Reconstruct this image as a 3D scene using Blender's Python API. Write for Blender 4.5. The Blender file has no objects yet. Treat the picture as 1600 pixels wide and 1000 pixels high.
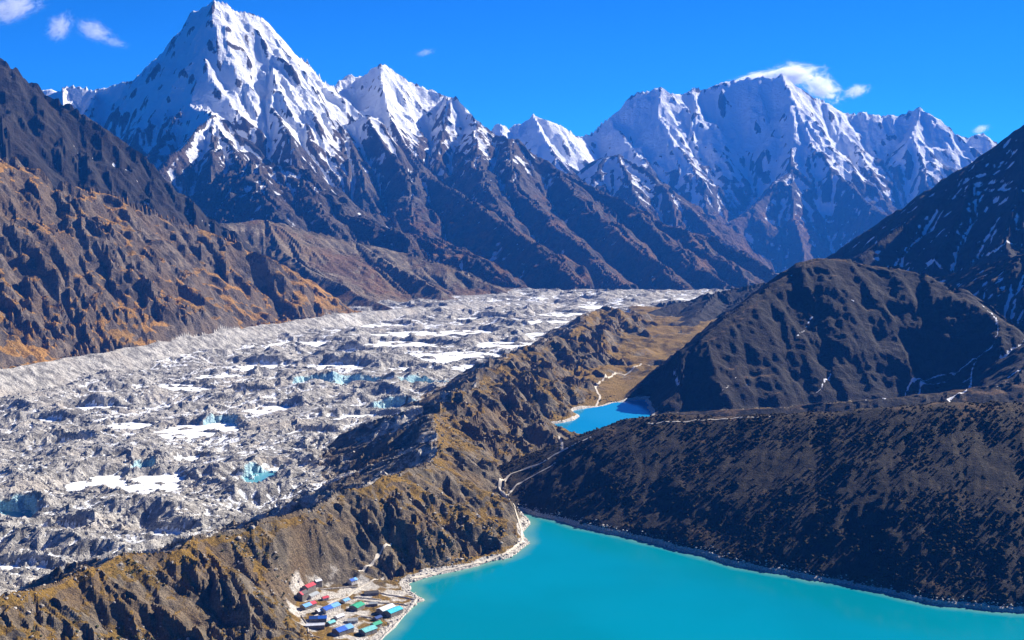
import bpy, math, random
import numpy as np
from mathutils import Vector

random.seed(7)
RNG = np.random.default_rng(11)
F = np.float32

# ------------------------------------------------------------------ camera, sky, sun, exposure
CAM_Z = 570.0                       # metres above the lake
PITCH = math.radians(7.7)
FPX = 2000.0                        # focal length in pixels of the 1600 px wide photograph
SUN_AZ = math.radians(54.0)         # clockwise from +Y (view direction)
SUN_EL = math.radians(31.0)

scene = bpy.context.scene
COL = scene.collection
cam = bpy.data.cameras.new('camera')
cam.sensor_width = 36.0
cam.lens = 36.0 * FPX / 1600.0
cam.clip_start = 1.0
cam.clip_end = 80000.0
camo = bpy.data.objects.new('camera', cam)
camo.location = (0, 0, CAM_Z)
camo.rotation_euler = (math.pi / 2 - PITCH, 0, 0)
COL.objects.link(camo)
scene.camera = camo

world = bpy.data.worlds.new('World')
scene.world = world
world.use_nodes = True
wn, wl = world.node_tree.nodes, world.node_tree.links
wn.clear()
wo = wn.new('ShaderNodeOutputWorld')
bg = wn.new('ShaderNodeBackground')
sky = wn.new('ShaderNodeTexSky')
sky.sky_type = 'NISHITA'
sky.sun_disc = False
sky.sun_elevation = SUN_EL
sky.sun_rotation = SUN_AZ
sky.altitude = 5300.0
sky.air_density = 1.0
sky.dust_density = 0.0
sky.ozone_density = 3.0
tint = wn.new('ShaderNodeMix')
tint.data_type = 'RGBA'
tint.blend_type = 'MULTIPLY'
tint.inputs[0].default_value = 1.0
tint.inputs[7].default_value = (0.05, 0.48, 1.08, 1)
bg.inputs['Strength'].default_value = 0.05
wl.new(sky.outputs[0], tint.inputs[6])
wl.new(tint.outputs[2], bg.inputs['Color'])
wl.new(bg.outputs[0], wo.inputs['Surface'])

sun = bpy.data.lights.new('sun', 'SUN')
sun.energy = 5.0
sun.angle = math.radians(0.5)
sun.color = (1.0, 0.92, 0.80)
suno = bpy.data.objects.new('sun', sun)
sdir = Vector((math.sin(SUN_AZ) * math.cos(SUN_EL), math.cos(SUN_AZ) * math.cos(SUN_EL), math.sin(SUN_EL)))
suno.rotation_euler = (-sdir).to_track_quat('-Z', 'Y').to_euler()
suno.location = (3000, 1500, 4000)
COL.objects.link(suno)

scene.view_settings.view_transform = 'Standard'
scene.view_settings.look = 'None'
scene.view_settings.exposure = 1.35
scene.view_settings.gamma = 1.0
scene.view_settings.use_curve_mapping = False
scene.cycles.volume_bounces = 6
scene.cycles.max_bounces = 6
scene.cycles.use_denoising = True

HAZE_DENSITY = 2.3e-5

# ------------------------------------------------------------------ pixel -> world
CP, SP = math.cos(PITCH), math.sin(PITCH)

def ray(u, v):
    a = (u - 800.0) / FPX
    b = (500.0 - v) / FPX
    return (a, CP + b * SP, -SP + b * CP)

def at_d(u, v, D):
    x, y, z = ray(u, v)
    t = D / y
    return (x * t, D, CAM_Z + z * t)

def at_z(u, v, z0):
    x, y, z = ray(u, v)
    t = (z0 - CAM_Z) / z
    return (x * t, y * t, z0)

# ------------------------------------------------------------------ noise
def _hash(ix, iy, seed):
    h = (ix.astype(np.int64) * 374761393 + iy.astype(np.int64) * 668265263 + seed * 1442695041) & 0xFFFFFFFF
    h = ((h ^ (h >> 13)) * 1274126177) & 0xFFFFFFFF
    h = h ^ (h >> 16)
    return h

def _h01(ix, iy, seed):
    return (_hash(ix, iy, seed) & 0xFFFFFF).astype(F) / F(0xFFFFFF)

def perlin(x, y, seed=0):
    xi = np.floor(x); yi = np.floor(y)
    fx = (x - xi).astype(F); fy = (y - yi).astype(F)
    xi = xi.astype(np.int64); yi = yi.astype(np.int64)
    ux = fx * fx * fx * (fx * (fx * 6 - 15) + 10)
    uy = fy * fy * fy * (fy * (fy * 6 - 15) + 10)
    def g(dx, dy):
        a = _h01(xi + dx, yi + dy, seed) * F(2 * math.pi)
        return np.cos(a) * (fx - dx) + np.sin(a) * (fy - dy)
    n0 = g(0, 0) * (1 - ux) + g(1, 0) * ux
    n1 = g(0, 1) * (1 - ux) + g(1, 1) * ux
    return (n0 * (1 - uy) + n1 * uy) * F(1.5)

def fbm(x, y, lam, octs=4, seed=0, gain=0.5):
    s = np.zeros(x.shape, F); a = 1.0; tot = 0
    for k in range(octs):
        s += F(a) * perlin(x / lam + 17.3 * k, y / lam - 9.1 * k, seed + k)
        tot += a; a *= gain; lam *= 0.5
    return s / F(tot)

def gully(px, py, dx, dy, seed):
    """Stripes that run down the slope; (dx, dy) is the unit vector across the slope."""
    ix = np.floor(px); iy = np.floor(py)
    fx = (px - ix).astype(F); fy = (py - iy).astype(F)
    ix = ix.astype(np.int64); iy = iy.astype(np.int64)
    va = np.zeros(px.shape, F); wt = np.zeros(px.shape, F)
    for i in (-1, 0, 1):
        for j in (-1, 0, 1):
            h = _hash(ix + i, iy + j, seed)
            hx = (h & 0xFFF).astype(F) / F(4095); hy = ((h >> 12) & 0xFFF).astype(F) / F(4095)
            qx = fx - i - hx; qy = fy - j - hy
            w = np.exp(-2.2 * (qx * qx + qy * qy))
            m = qx * dx + qy * dy
            c = np.cos(m * F(2 * math.pi * 1.25))
            va += w * c
            wt += w
    v = va / np.maximum(wt, 1e-6)
    return v

def sstep(a, b, x):
    t = np.clip((x - a) / (b - a), 0, 1)
    return t * t * (3 - 2 * t)

# ------------------------------------------------------------------ the ground grid: rows by distance, columns by bearing
DTH = 0.0015
THETAS = np.arange(-0.435, 0.4351, DTH)
def rows(r0, r1, s):
    n = int(math.log(r1 / r0) / s)
    return list(r0 * np.exp(np.arange(n) * (math.log(r1 / r0) / n)))
RS = np.array(rows(1000, 2300, 0.0017) + rows(2300, 6200, 0.0017) + rows(6200, 12000, 0.0013) + rows(12000, 20500, 0.0018))
NR, NT = len(RS), len(THETAS)
TH, RR = np.meshgrid(THETAS, RS)
SINT, COST = np.sin(TH), np.cos(TH)
GX = (RR * SINT); GY = (RR * COST)
print('grid', NR, NT, NR * NT)

# ------------------------------------------------------------------ ridges: (region, slope, concavity length, points in photo pixel + distance)
(GLACIER, MORAINE, VALLEY, NEARHILL, DOME, FARRIGHT, GAPHILL, GRASSY, ROCKY, BROWN,
 PEAK_A, PEAK_B, FARPEAKS, MASSIF, SPUR, BANK, SNOWHUMP, SHOULDER) = range(18)
RIDGES = []
def ridge(reg, slope, pts, k=0.3, L=600.0, zadd=0.0, w=0.0):
    P = [at_d(*p) for p in pts]
    RIDGES.append((reg, slope, k, L, w, [(p[0], p[1], p[2] + zadd) for p in P]))
def ridge_z(reg, slope, pts, k=0.3, L=600.0):
    RIDGES.append((reg, slope, k, L, 16.0 if reg == BANK else 6.0, [at_z(u, v, z) for u, v, z in pts]))

# lateral moraine between the lake and the glacier
CREST = [(-220, 1010, 125), (-100, 965, 122), (0, 930, 118), (60, 918, 114), (100, 898, 114), (147, 888, 110), (187, 867, 110), (219, 865, 104), (272, 862, 98), (297, 842, 102), (359, 830, 98), (403, 822, 94),
         (437, 807, 96), (487, 796, 94), (516, 779, 96), (527, 765, 102), (556, 763, 96), (587, 752, 98), (603, 744, 100), (631, 733, 98),
         (668, 730, 86), (683, 704, 86), (684, 688, 80), (678, 660, 72), (684, 640, 66), (700, 630, 60), (740, 612, 38), (752, 592, 34), (762, 580, 32), (778, 577, 26), (798, 563, 22), (820, 550, 14), (862, 540, -4), (900, 519, -14),
         (915, 500, -24), (955, 482, -30), (1000, 494, -62)]
ridge_z(MORAINE, 0.62, CREST[:24], k=0.35, L=180)
ridge_z(MORAINE, 0.45, CREST[23:], k=0.25, L=180)
# spurs on the lake side of the moraine
for pts in ([(219, 865, 104), (262, 905, 70), (300, 940, 45)], [(297, 842, 102), (350, 880, 62), (400, 915, 30)], [(0, 930, 118), (60, 975, 92), (120, 1020, 70)],
            [(437, 807, 96), (482, 845, 60), (520, 880, 25)], [(527, 765, 102), (566, 815, 58), (600, 850, 32), (625, 870, 14)], [(603, 744, 100), (642, 790, 58), (668, 830, 26), (690, 862, 8)],
            [(668, 730, 86), (705, 770, 52), (735, 805, 28), (770, 835, 8)], [(683, 690, 82), (740, 720, 40), (785, 745, 14)], [(700, 640, 60), (760, 665, 22), (820, 690, -12)],
            [(684, 660, 70), (730, 690, 36), (770, 712, 14)], [(740, 612, 38), (790, 630, 2), (850, 650, -42)], [(752, 592, 32), (830, 600, -14), (880, 615, -40)],
            [(798, 563, 22), (860, 575, -14), (905, 592, -48)], [(820, 550, 14), (880, 555, -24), (930, 570, -58)], [(862, 540, -6), (910, 545, -34), (975, 560, -66)],
            [(900, 520, -14), (950, 525, -44), (1010, 540, -74)], [(955, 482, -30), (985, 515, -58), (1020, 535, -80)]):
    ridge_z(MORAINE, 0.55 if pts[0][1] > 670 else 0.66, pts, k=0.35, L=140)
ridge_z(MORAINE, 0.42, [(-60, 1020, 80), (100, 985, 74), (230, 965, 58), (330, 968, 48), (400, 985, 36), (420, 1040, 26)], k=0.3, L=120)
# pale bank on the far side of the glacier
BANKL = [(-200, 612, 60), (-100, 596, 50), (0, 578, 38), (60, 566, 34), (120, 556, 26), (180, 546, 22), (232, 538, 16), (300, 526, 8), (350, 517, 0), (400, 508, -8), (450, 501, -16), (520, 492, -26), (620, 483, -48), (760, 474, -80), (860, 469, -105)]
BANKL = [(u, v, z - 22) for u, v, z in BANKL]
ridge_z(BANK, 0.75, BANKL, k=0.2, L=120)
# near hill right of the lake
ridge(NEARHILL, 0.46, [(803, 784, 2030), (850, 748, 2050), (900, 708, 2070), (930, 688, 2080), (960, 669, 2090), (1010, 653, 2095), (1050, 648, 2090), (1100, 651, 2070), (1160, 650, 2040), (1230, 647, 2005), (1290, 645, 1985), (1350, 640, 1960), (1420, 634, 1930), (1480, 630, 1910), (1600, 630, 1885), (1800, 622, 1850)], k=0.0, L=300, w=25)
ridge(NEARHILL, 0.34, [(1230, 650, 2120), (1420, 640, 2100), (1600, 636, 2060), (1800, 630, 2010)], k=0, L=300)
# dark dome-shaped mountain, its shoulder and the high dark slope behind
ridge(DOME, 0.87, [(985, 632, 2990), (1040, 582, 3080), (1100, 531, 3160), (1150, 490, 3260), (1200, 452, 3360), (1238, 427, 3430), (1256, 410, 3460), (1282, 404, 3480), (1320, 408, 3490), (1350, 416, 3490), (1400, 423, 3480), (1440, 433, 3460), (1490, 456, 3400), (1530, 480, 3330), (1560, 500, 3260)], k=0.0, L=500, w=25)
ridge(DOME, 0.62, [(1800, 410, 3500), (1720, 455, 3380), (1660, 490, 3280), (1620, 530, 3120), (1590, 585, 2950)], k=0.1)
ridge(DOME, 0.5, [(1010, 648, 2930), (1080, 644, 2900), (1150, 640, 2870), (1250, 634, 2840), (1350, 626, 2820), (1480, 612, 2800), (1620, 596, 2780), (1750, 590, 2760)], k=0.1, L=300, w=15)
ridge(SHOULDER, 0.62, [(1440, 436, 4200), (1480, 427, 4150), (1540, 411, 4050), (1600, 395, 3960), (1720, 372, 3860)], k=0.1, L=500)
ridge(FARRIGHT, 0.85, [(1325, 418, 4750), (1338, 405, 4800), (1380, 371, 4900), (1425, 341, 5000), (1470, 305, 5080), (1495, 282, 5100), (1520, 260, 5140), (1548, 238, 5150), (1570, 218, 5150), (1600, 197, 5150), (1700, 130, 5150)], k=0.12, L=700)
ridge(FARRIGHT, 0.8, [(1520, 262, 5120), (1500, 330, 4850), (1460, 400, 4600)], k=0.1)
ridge(FARRIGHT, 0.8, [(1600, 200, 5120), (1590, 300, 4750), (1570, 380, 4500)], k=0.1)
ridge(GAPHILL, 0.36, [(1000, 495, 4950), (1030, 484, 5050), (1060, 474, 5120), (1085, 470, 5150), (1120, 455, 5200), (1150, 452, 5220), (1180, 445, 5250), (1240, 436, 5300), (1330, 430, 5300)], k=0.15, L=300)
ridge(GAPHILL, 0.40, [(1120, 456, 5190), (1100, 482, 4880), (1075, 505, 4660), (1060, 520, 4520)], k=0.15, L=300)
ridge(GAPHILL, 0.40, [(1200, 444, 5250), (1170, 475, 4880), (1140, 500, 4620), (1120, 520, 4450)], k=0.15, L=300)
# left mountainside, rocky ridge behind it, brown hill beyond
ridge(GRASSY, 0.70, [(-260, 90, 3650), (-120, 150, 3780), (0, 206, 3900), (60, 232, 3990), (110, 250, 4080), (150, 263, 4160), (190, 280, 4260), (230, 301, 4370), (270, 325, 4500), (310, 350, 4640), (360, 379, 4780), (400, 398, 4860), (440, 412, 4930), (480, 440, 4940), (510, 466, 4880), (540, 490, 4800)], k=0.25, L=700)
for pts in ([(0, 215, 3880), (70, 330, 3560), (120, 430, 3330), (170, 520, 3200)], [(110, 250, 4080), (180, 345, 3800), (225, 430, 3600), (262, 505, 3460)], [(190, 280, 4260), (262, 370, 3980), (315, 440, 3800), (352, 500, 3680)],
            [(270, 325, 4500), (345, 405, 4240), (395, 460, 4080), (420, 495, 3960)], [(360, 379, 4780), (425, 440, 4520), (462, 485, 4320)], [(-120, 150, 3780), (-60, 300, 3420), (-10, 430, 3150), (30, 520, 3020)]):
    ridge(GRASSY, 0.85, pts, k=0.3, L=260, zadd=14)
ridge(ROCKY, 0.95, [(-150, 10, 5000), (-60, 62, 5100), (0, 106, 5200), (22, 130, 5230), (42, 152, 5260), (60, 165, 5300), (90, 195, 5350), (120, 216, 5400), (160, 250, 5500), (200, 283, 5600), (250, 312, 5700), (300, 345, 5800), (340, 370, 5800)], k=0.15, L=500)
ridge(BROWN, 0.52, [(300, 372, 6000), (335, 352, 6050), (380, 346, 6100), (415, 343, 6150), (470, 358, 6200), (520, 370, 6250), (560, 381, 6280), (640, 396, 6300), (700, 412, 6250), (760, 440, 6150), (812, 467, 6000)], k=0.3, L=350)
ridge(BROWN, 0.6, [(418, 345, 6140), (445, 392, 5850), (500, 432, 5600), (560, 462, 5400), (610, 480, 5250)], k=0.3, L=300)
ridge(BROWN, 0.55, [(560, 381, 6270), (620, 420, 6000), (690, 455, 5750)], k=0.3, L=300)

# the high snow peak
ridge(PEAK_A, 1.7, [(58, 153, 10500), (85, 143, 10550), (110, 133, 10600), (150, 137, 10600), (180, 129, 10500), (212, 124, 10300), (235, 99, 10000), (252, 84, 9900), (270, 67, 9800), (300, 38, 9650), (306, 18, 9600), (318, 7, 9550), (335, 1, 9500), (365, 14, 9600), (400, 25, 9700), (425, 38, 9780), (442, 52, 9850), (470, 85, 10000), (492, 112, 10200), (522, 143, 10500)], k=0.2, L=900)
ridge(PEAK_A, 1.35, [(327, 6, 9520), (328, 55, 9380), (320, 105, 9230), (303, 135, 9130), (300, 163, 9000), (275, 190, 8820), (255, 215, 8620), (225, 250, 8350), (196, 272, 8100)], k=0.2, L=700, zadd=10)
ridge(PEAK_A, 1.1, [(303, 160, 8960), (335, 178, 8650), (355, 220, 8400), (374, 252, 8150), (395, 285, 7900)], k=0.2)
ridge(PEAK_A, 1.1, [(335, 178, 8650), (302, 215, 8360), (255, 265, 8000), (215, 302, 7700), (200, 330, 7450)], k=0.2)
ridge(PEAK_A, 1.0, [(335, 180, 8630), (332, 240, 8200), (325, 300, 7800), (312, 345, 7450)], k=0.2)
ridge(PEAK_A, 1.3, [(442, 53, 9840), (428, 100, 9550), (432, 140, 9330), (425, 166, 9200), (448, 212, 8900), (458, 240, 8720)], k=0.2, zadd=6)
ridge(PEAK_A, 1.4, [(400, 26, 9690), (384, 70, 9500), (376, 110, 9320), (388, 150, 9150)], k=0.2)
ridge(PEAK_A, 1.3, [(365, 15, 9590), (352, 70, 9400), (346, 120, 9230), (352, 160, 9080)], k=0.2)
ridge(PEAK_A, 1.3, [(470, 86, 9990), (478, 130, 9780), (500, 165, 9620), (512, 195, 9450)], k=0.2)
ridge(PEAK_A, 1.2, [(150, 138, 10580), (140, 175, 10250), (160, 215, 9900)], k=0.2)
ridge(PEAK_A, 1.2, [(100, 136, 10590), (95, 175, 10250), (115, 210, 9950)], k=0.2)
# dark rock spur in front of its glacier
ridge(PEAK_A, 0.85, [(300, 345, 7300), (340, 310, 7500), (362, 278, 7650), (380, 260, 7750), (400, 250, 7800), (432, 256, 7800), (470, 272, 7750), (505, 300, 7600), (535, 335, 7400), (575, 352, 7250), (610, 358, 7150)], k=0.25, L=500)
ridge(PEAK_A, 0.8, [(400, 250, 7790), (415, 300, 7350), (430, 335, 7000)], k=0.2)
ridge(PEAK_A, 0.8, [(480, 280, 7720), (500, 330, 7300), (520, 360, 7000)], k=0.2)
# second snow peak and its long ridge falling to the right
ridge(PEAK_B, 1.5, [(522, 143, 10900), (531, 127, 11150), (546, 114, 11250), (562, 120, 11280), (580, 107, 11250), (597, 100, 11200), (618, 113, 11250), (640, 125, 11300), (668, 139, 11350), (696, 150, 11350), (704, 152, 11250), (722, 172, 11150), (742, 188, 11050), (754, 208, 10950), (775, 213, 10850), (803, 213, 10750), (818, 228, 10650), (840, 247, 10550), (870, 263, 10400), (930, 296, 10200), (1000, 331, 9950), (1040, 347, 9850), (1080, 360, 9750), (1150, 386, 9600), (1200, 411, 9450), (1228, 432, 9350)], k=0.25, L=900)
ridge(PEAK_B, 1.2, [(597, 102, 11180), (600, 140, 10900), (612, 190, 10600), (640, 240, 10250), (655, 262, 10000)], k=0.2)
ridge(PEAK_B, 1.3, [(536, 188, 9700), (508, 240, 9400), (500, 285, 9100), (498, 315, 8800)], k=0.15)
ridge(PEAK_B, 1.3, [(536, 188, 9700), (572, 178, 9750), (598, 225, 9500), (628, 262, 9250), (640, 285, 9050)], k=0.15)
ridge(PEAK_B, 1.2, [(536, 189, 9700), (556, 245, 9300), (572, 300, 8900)], k=0.15)
ridge(PEAK_B, 1.2, [(704, 153, 11240), (690, 215, 10750), (686, 250, 10400)], k=0.2)
ridge(PEAK_B, 0.95, [(640, 270, 9700), (655, 262, 9600), (690, 285, 9250), (720, 303, 8900), (780, 342, 8300), (850, 390, 7700), (910, 440, 7100), (960, 466, 6700)], k=0.25, L=500)
ridge(PEAK_B, 0.95, [(803, 214, 10740), (795, 250, 10250), (812, 295, 9700), (870, 350, 9000), (930, 405, 8300), (975, 445, 7700), (1010, 462, 7300)], k=0.25, L=500)
ridge(PEAK_B, 0.95, [(870, 264, 10390), (905, 305, 9900), (960, 352, 9300), (1015, 398, 8700), (1065, 440, 8100)], k=0.25, L=500)
ridge(PEAK_B, 0.9, [(1000, 332, 9940), (1045, 375, 9400), (1100, 418, 8800), (1135, 445, 8400)], k=0.25, L=500)
ridge(PEAK_B, 0.85, [(1080, 361, 9740), (1120, 400, 9300), (1170, 438, 8900)], k=0.25, L=500)
ridge(PEAK_B, 0.7, [(610, 358, 7500), (660, 372, 7300), (720, 395, 7050), (780, 430, 6800), (860, 463, 6400)], k=0.3, L=400)
ridge(PEAK_B, 0.8, [(655, 264, 9550), (640, 310, 8900), (650, 350, 8300), (700, 385, 7700)], k=0.2)
ridge(PEAK_B, 0.8, [(742, 190, 11000), (745, 250, 10300), (765, 300, 9500), (800, 350, 8900)], k=0.2)
# far snow hump, far small peaks, the broad snow massif and the blue spur before it
ridge(SNOWHUMP, 0.8, [(-40, 160, 12800), (30, 146, 12800), (50, 136, 12800), (66, 141, 12800), (80, 138, 12800), (110, 150, 12800)], k=0.1)
ridge(FARPEAKS, 1.4, [(740, 225, 16200), (765, 206, 16200), (780, 193, 16200), (796, 201, 16300), (815, 186, 16400), (833, 176, 16400), (850, 184, 16400), (872, 193, 16500), (894, 209, 16600), (912, 216, 16800)], k=0.15, L=1200)
ridge(FARPEAKS, 1.1, [(833, 177, 16380), (850, 215, 15900), (868, 250, 15500)], k=0.15)
ridge(MASSIF, 1.45, [(850, 262, 16500), (880, 232, 16700), (900, 214, 17000), (925, 205, 17100), (942, 189, 17200), (952, 184, 17250), (970, 172, 17350), (985, 153, 17450), (1003, 140, 17500), (1014, 140, 17530), (1032, 134, 17560), (1046, 148, 17650), (1062, 146, 17750), (1086, 134, 17850), (1100, 139, 17900), (1122, 130, 17950), (1150, 122, 18000), (1190, 119, 18000), (1210, 121, 18000), (1222, 113, 18000), (1240, 130, 18050), (1265, 150, 18100), (1290, 156, 18200), (1310, 172, 18300), (1340, 176, 18400), (1352, 174, 18400), (1375, 181, 18450), (1410, 177, 18450), (1438, 165, 18450), (1455, 178, 18480), (1470, 192, 18500), (1490, 208, 18550), (1512, 213, 18600), (1538, 205, 18650), (1562, 222, 18700), (1620, 260, 18700), (1700, 260, 18700)], k=0.2, L=1500)
ridge(MASSIF, 1.1, [(1032, 135, 17540), (1028, 175, 17200), (1055, 222, 16800), (1082, 255, 16450), (1092, 285, 16200)], k=0.15, L=900)
ridge(MASSIF, 1.1, [(1086, 136, 17840), (1092, 175, 17500), (1082, 220, 17100)], k=0.15, L=900)
ridge(MASSIF, 1.15, [(1222, 114, 17980), (1242, 160, 17560), (1266, 218, 17050), (1300, 262, 16600), (1350, 310, 16000), (1410, 345, 15500), (1460, 380, 15000)], k=0.15, L=900)
ridge(MASSIF, 1.1, [(1242, 162, 17540), (1236, 262, 16600), (1240, 330, 15900), (1255, 400, 15100)], k=0.15, L=900)
ridge(MASSIF, 1.05, [(1238, 262, 16600), (1190, 308, 16050), (1140, 350, 15500), (1095, 395, 14900)], k=0.15, L=900)
ridge(MASSIF, 1.05, [(1438, 166, 18430), (1425, 215, 17900), (1445, 260, 17450), (1440, 300, 17000)], k=0.15, L=900)
ridge(MASSIF, 1.05, [(952, 186, 17240), (985, 225, 16800), (1010, 262, 16300)], k=0.15, L=900)
ridge(MASSIF, 1.05, [(1310, 173, 18280), (1318, 205, 17900), (1345, 240, 17500)], k=0.15, L=900)
ridge(SPUR, 0.95, [(880, 300, 13300), (905, 272, 13450), (945, 247, 13500), (966, 242, 13500), (1008, 264, 13350), (1050, 300, 13050), (1090, 336, 12650), (1112, 362, 12300), (1165, 402, 11700)], k=0.2, L=700)
ridge(SPUR, 0.95, [(966, 243, 13480), (985, 285, 13050), (1000, 320, 12700)], k=0.2)
ridge(SPUR, 0.9, [(1050, 301, 13030), (1060, 350, 12500), (1080, 385, 12100)], k=0.2)

# ------------------------------------------------------------------ valley floor, lakes
LAKE_A = [at_z(u, v, 0.0)[:2] for u, v in [(300, 1500), (470, 1120), (560, 1035), (597, 1000), (622, 972), (643, 950), (660, 938), (646, 926), (638, 912), (668, 903), (705, 893), (745, 884), (785, 874), (812, 862), (824, 848), (821, 832), (827, 818), (816, 806), (812, 797),
          (840, 806), (880, 815), (905, 824), (950, 833), (1000, 845), (1050, 856), (1110, 872), (1150, 884), (1200, 893), (1260, 904), (1330, 915), (1400, 930), (1460, 944), (1520, 951), (1600, 958), (1750, 975), (1900, 1000), (2000, 1150), (1900, 1500)]]
LAKE_B_Z = -60.0
LAKE_B = [at_z(u, v, LAKE_B_Z)[:2] for u, v in [(848, 668), (858, 663), (880, 660), (898, 656), (905, 651), (893, 645), (897, 641), (925, 637), (950, 632), (980, 626), (1010, 624), (1020, 660), (985, 672), (930, 682), (905, 681), (880, 679), (868, 674)]]

def poly_sd(px, py, poly):
    """signed distance to a closed polygon, negative inside"""
    P = np.array(poly, float)
    d2 = np.full(px.shape, 1e18); ins = np.zeros(px.shape, bool)
    for i in range(len(P)):
        a, b = P[i], P[(i + 1) % len(P)]
        ex, ey = b - a
        wx, wy = px - a[0], py - a[1]
        t = np.clip((wx * ex + wy * ey) / (ex * ex + ey * ey + 1e-9), 0, 1)
        d2 = np.minimum(d2, (wx - ex * t) ** 2 + (wy - ey * t) ** 2)
        c = ((a[1] > py) != (b[1] > py)) & (px < (b[0] - a[0]) * (py - a[1]) / (b[1] - a[1] + 1e-12) + a[0])
        ins ^= c
    d = np.sqrt(d2)
    return np.where(ins, -d, d)

near = RS < 2400
SDA = np.full(GX.shape, 1e4)
SDA[near] = poly_sd(GX[near] + 5 * perlin(GX[near] / 45, GY[near] / 45, 5) + 2.5 * perlin(GX[near] / 14, GY[near] / 14, 6), GY[near] + 5 * perlin(GX[near] / 45, GY[near] / 45, 8), LAKE_A)
mid = (RS > 2200) & (RS < 3600)
SDB = np.full(GX.shape, 1e4)
SDB[mid] = poly_sd(GX[mid] + 6 * perlin(GX[mid] / 50, GY[mid] / 50, 5), GY[mid] + 6 * perlin(GX[mid] / 50, GY[mid] / 50, 8), LAKE_B)

cw = np.array([at_z(u, v, z) for u, v, z in CREST])
order = np.argsort(cw[:, 1])
XCREST = np.interp(GY, cw[order, 1], cw[order, 0], left=cw[order[0], 0], right=cw[order[-1], 0])
XCREST = np.where(GY > cw[:, 1].max(), XCREST + np.clip(GY - 5350, 0, None) * 2.0, XCREST)
ON_ICE = (GX < XCREST)

glz = np.interp(GY, [1000, 1500, 6000, 6600, 9000, 14000, 21000], [22, 8, -128, -175, -520, -860, -1150])
side = np.interp(GY, [1000, 2020, 2250, 2750, 3100, 4000, 5000, 6000, 6600, 9000, 14000, 21000], [3, 3, -28, -56, -58, -78, -100, -130, -180, -520, -860, -1150])
sidez = side + sstep(2150, 2500, GY) * sstep(6500, 5000, GY) * ((9 + 12 * sstep(3150, 3600, GY)) * (1 - 2.6 * np.abs(fbm(GX, GY, 190, 4, 151))))
sidez = np.where(SDA < 400, np.where(SDA < 0, np.maximum(-30, SDA * 0.22 - 0.8), np.minimum(sidez.clip(-1e3, 60), 1e3) * 0 + np.minimum(0.25 + SDA * 0.10, 6 + SDA * 0.05)) * sstep(400, 150, SDA) + sidez * (1 - sstep(400, 150, SDA)), sidez)
bw = sstep(300, 60, SDB)
sidez = np.where(SDB < 300, np.where(SDB < 0, np.maximum(LAKE_B_Z - 25, LAKE_B_Z + SDB * 0.22 - 0.8), LAKE_B_Z + 0.25 + SDB * 0.08) * bw + sidez * (1 - bw), sidez)

# hummocks of the debris-covered ice
gm = ON_ICE & (GY < 7000)
hum = np.zeros(GX.shape, F)
gx, gy = GX[gm], GY[gm]
wx = gx + 40 * fbm(gx, gy, 220, 3, 31); wy = gy + 40 * fbm(gx, gy, 220, 3, 41)
b1 = 1 - np.abs(fbm(wx * 0.9, wy, 300, 2, 51)) * 2.2
b2 = 1 - np.abs(perlin(wx / 140, wy / 140, 61)) * 2.0
b3 = 1 - np.abs(perlin(wx / 58, wy / 58, 71)) * 2.0
amp = 0.55 + 0.6 * np.clip(0.5 + fbm(gx, gy, 600, 2, 81) * 1.4, 0, 1)
hum[gm] = 1.3 * amp * (13 * b1 + 12 * b2 * (0.4 + 0.6 * np.clip(b1, 0, 1)) + 4.0 * b3) - 9

# flat frozen ponds lying among the hummocks: photo ellipse (u, v, half width, half height, kind)
PONDS = [(205, 760, 105, 17, 'ice'), (305, 676, 62, 11, 'ice'), (262, 607, 52, 6, 'ice'), (350, 590, 40, 5, 'ice'), (470, 541, 60, 6, 'ice'), (560, 556, 70, 6, 'ice'), (640, 524, 60, 5, 'ice'),
         (700, 557, 80, 7, 'ice'), (620, 540, 62, 5, 'ice'), (790, 541, 52, 6, 'ice'), (862, 506, 46, 4, 'ice'), (545, 605, 46, 6, 'melt'), (492, 605, 26, 5, 'blue'),
         (408, 746, 24, 7, 'blue'), (345, 666, 22, 5, 'blue'), (225, 735, 14, 6, 'blue'), (20, 808, 34, 10, 'blue'), (560, 720, 60, 7, 'ice'), (485, 735, 70, 7, 'ice'), (420, 575, 45, 5, 'ice'),
         (15, 893, 60, 10, 'ice'), (730, 520, 40, 4, 'ice'), (665, 605, 34, 4, 'melt'), (560, 655, 45, 6, 'ice'), (150, 640, 45, 5, 'ice'), (880, 492, 40, 3, 'ice'), (640, 578, 40, 4, 'ice'),
         (100, 700, 40, 6, 'ice'), (430, 640, 36, 5, 'ice'), (385, 620, 30, 4, 'ice'), (520, 575, 50, 5, 'ice'), (740, 575, 34, 4, 'ice'), (300, 720, 26, 6, 'ice'), (90, 835, 40, 8, 'ice'), (250, 840, 46, 8, 'ice'), (620, 640, 30, 4, 'melt'),
         (480, 680, 40, 6, 'ice'), (60, 660, 36, 5, 'ice'), (200, 665, 30, 4, 'ice'), (840, 525, 40, 4, 'ice'), (930, 482, 40, 3, 'ice'), (760, 500, 50, 3.5, 'ice'), (590, 510, 44, 4, 'ice')]
POND_DATA = []
BLUE = np.zeros(GX.shape, F)
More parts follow.
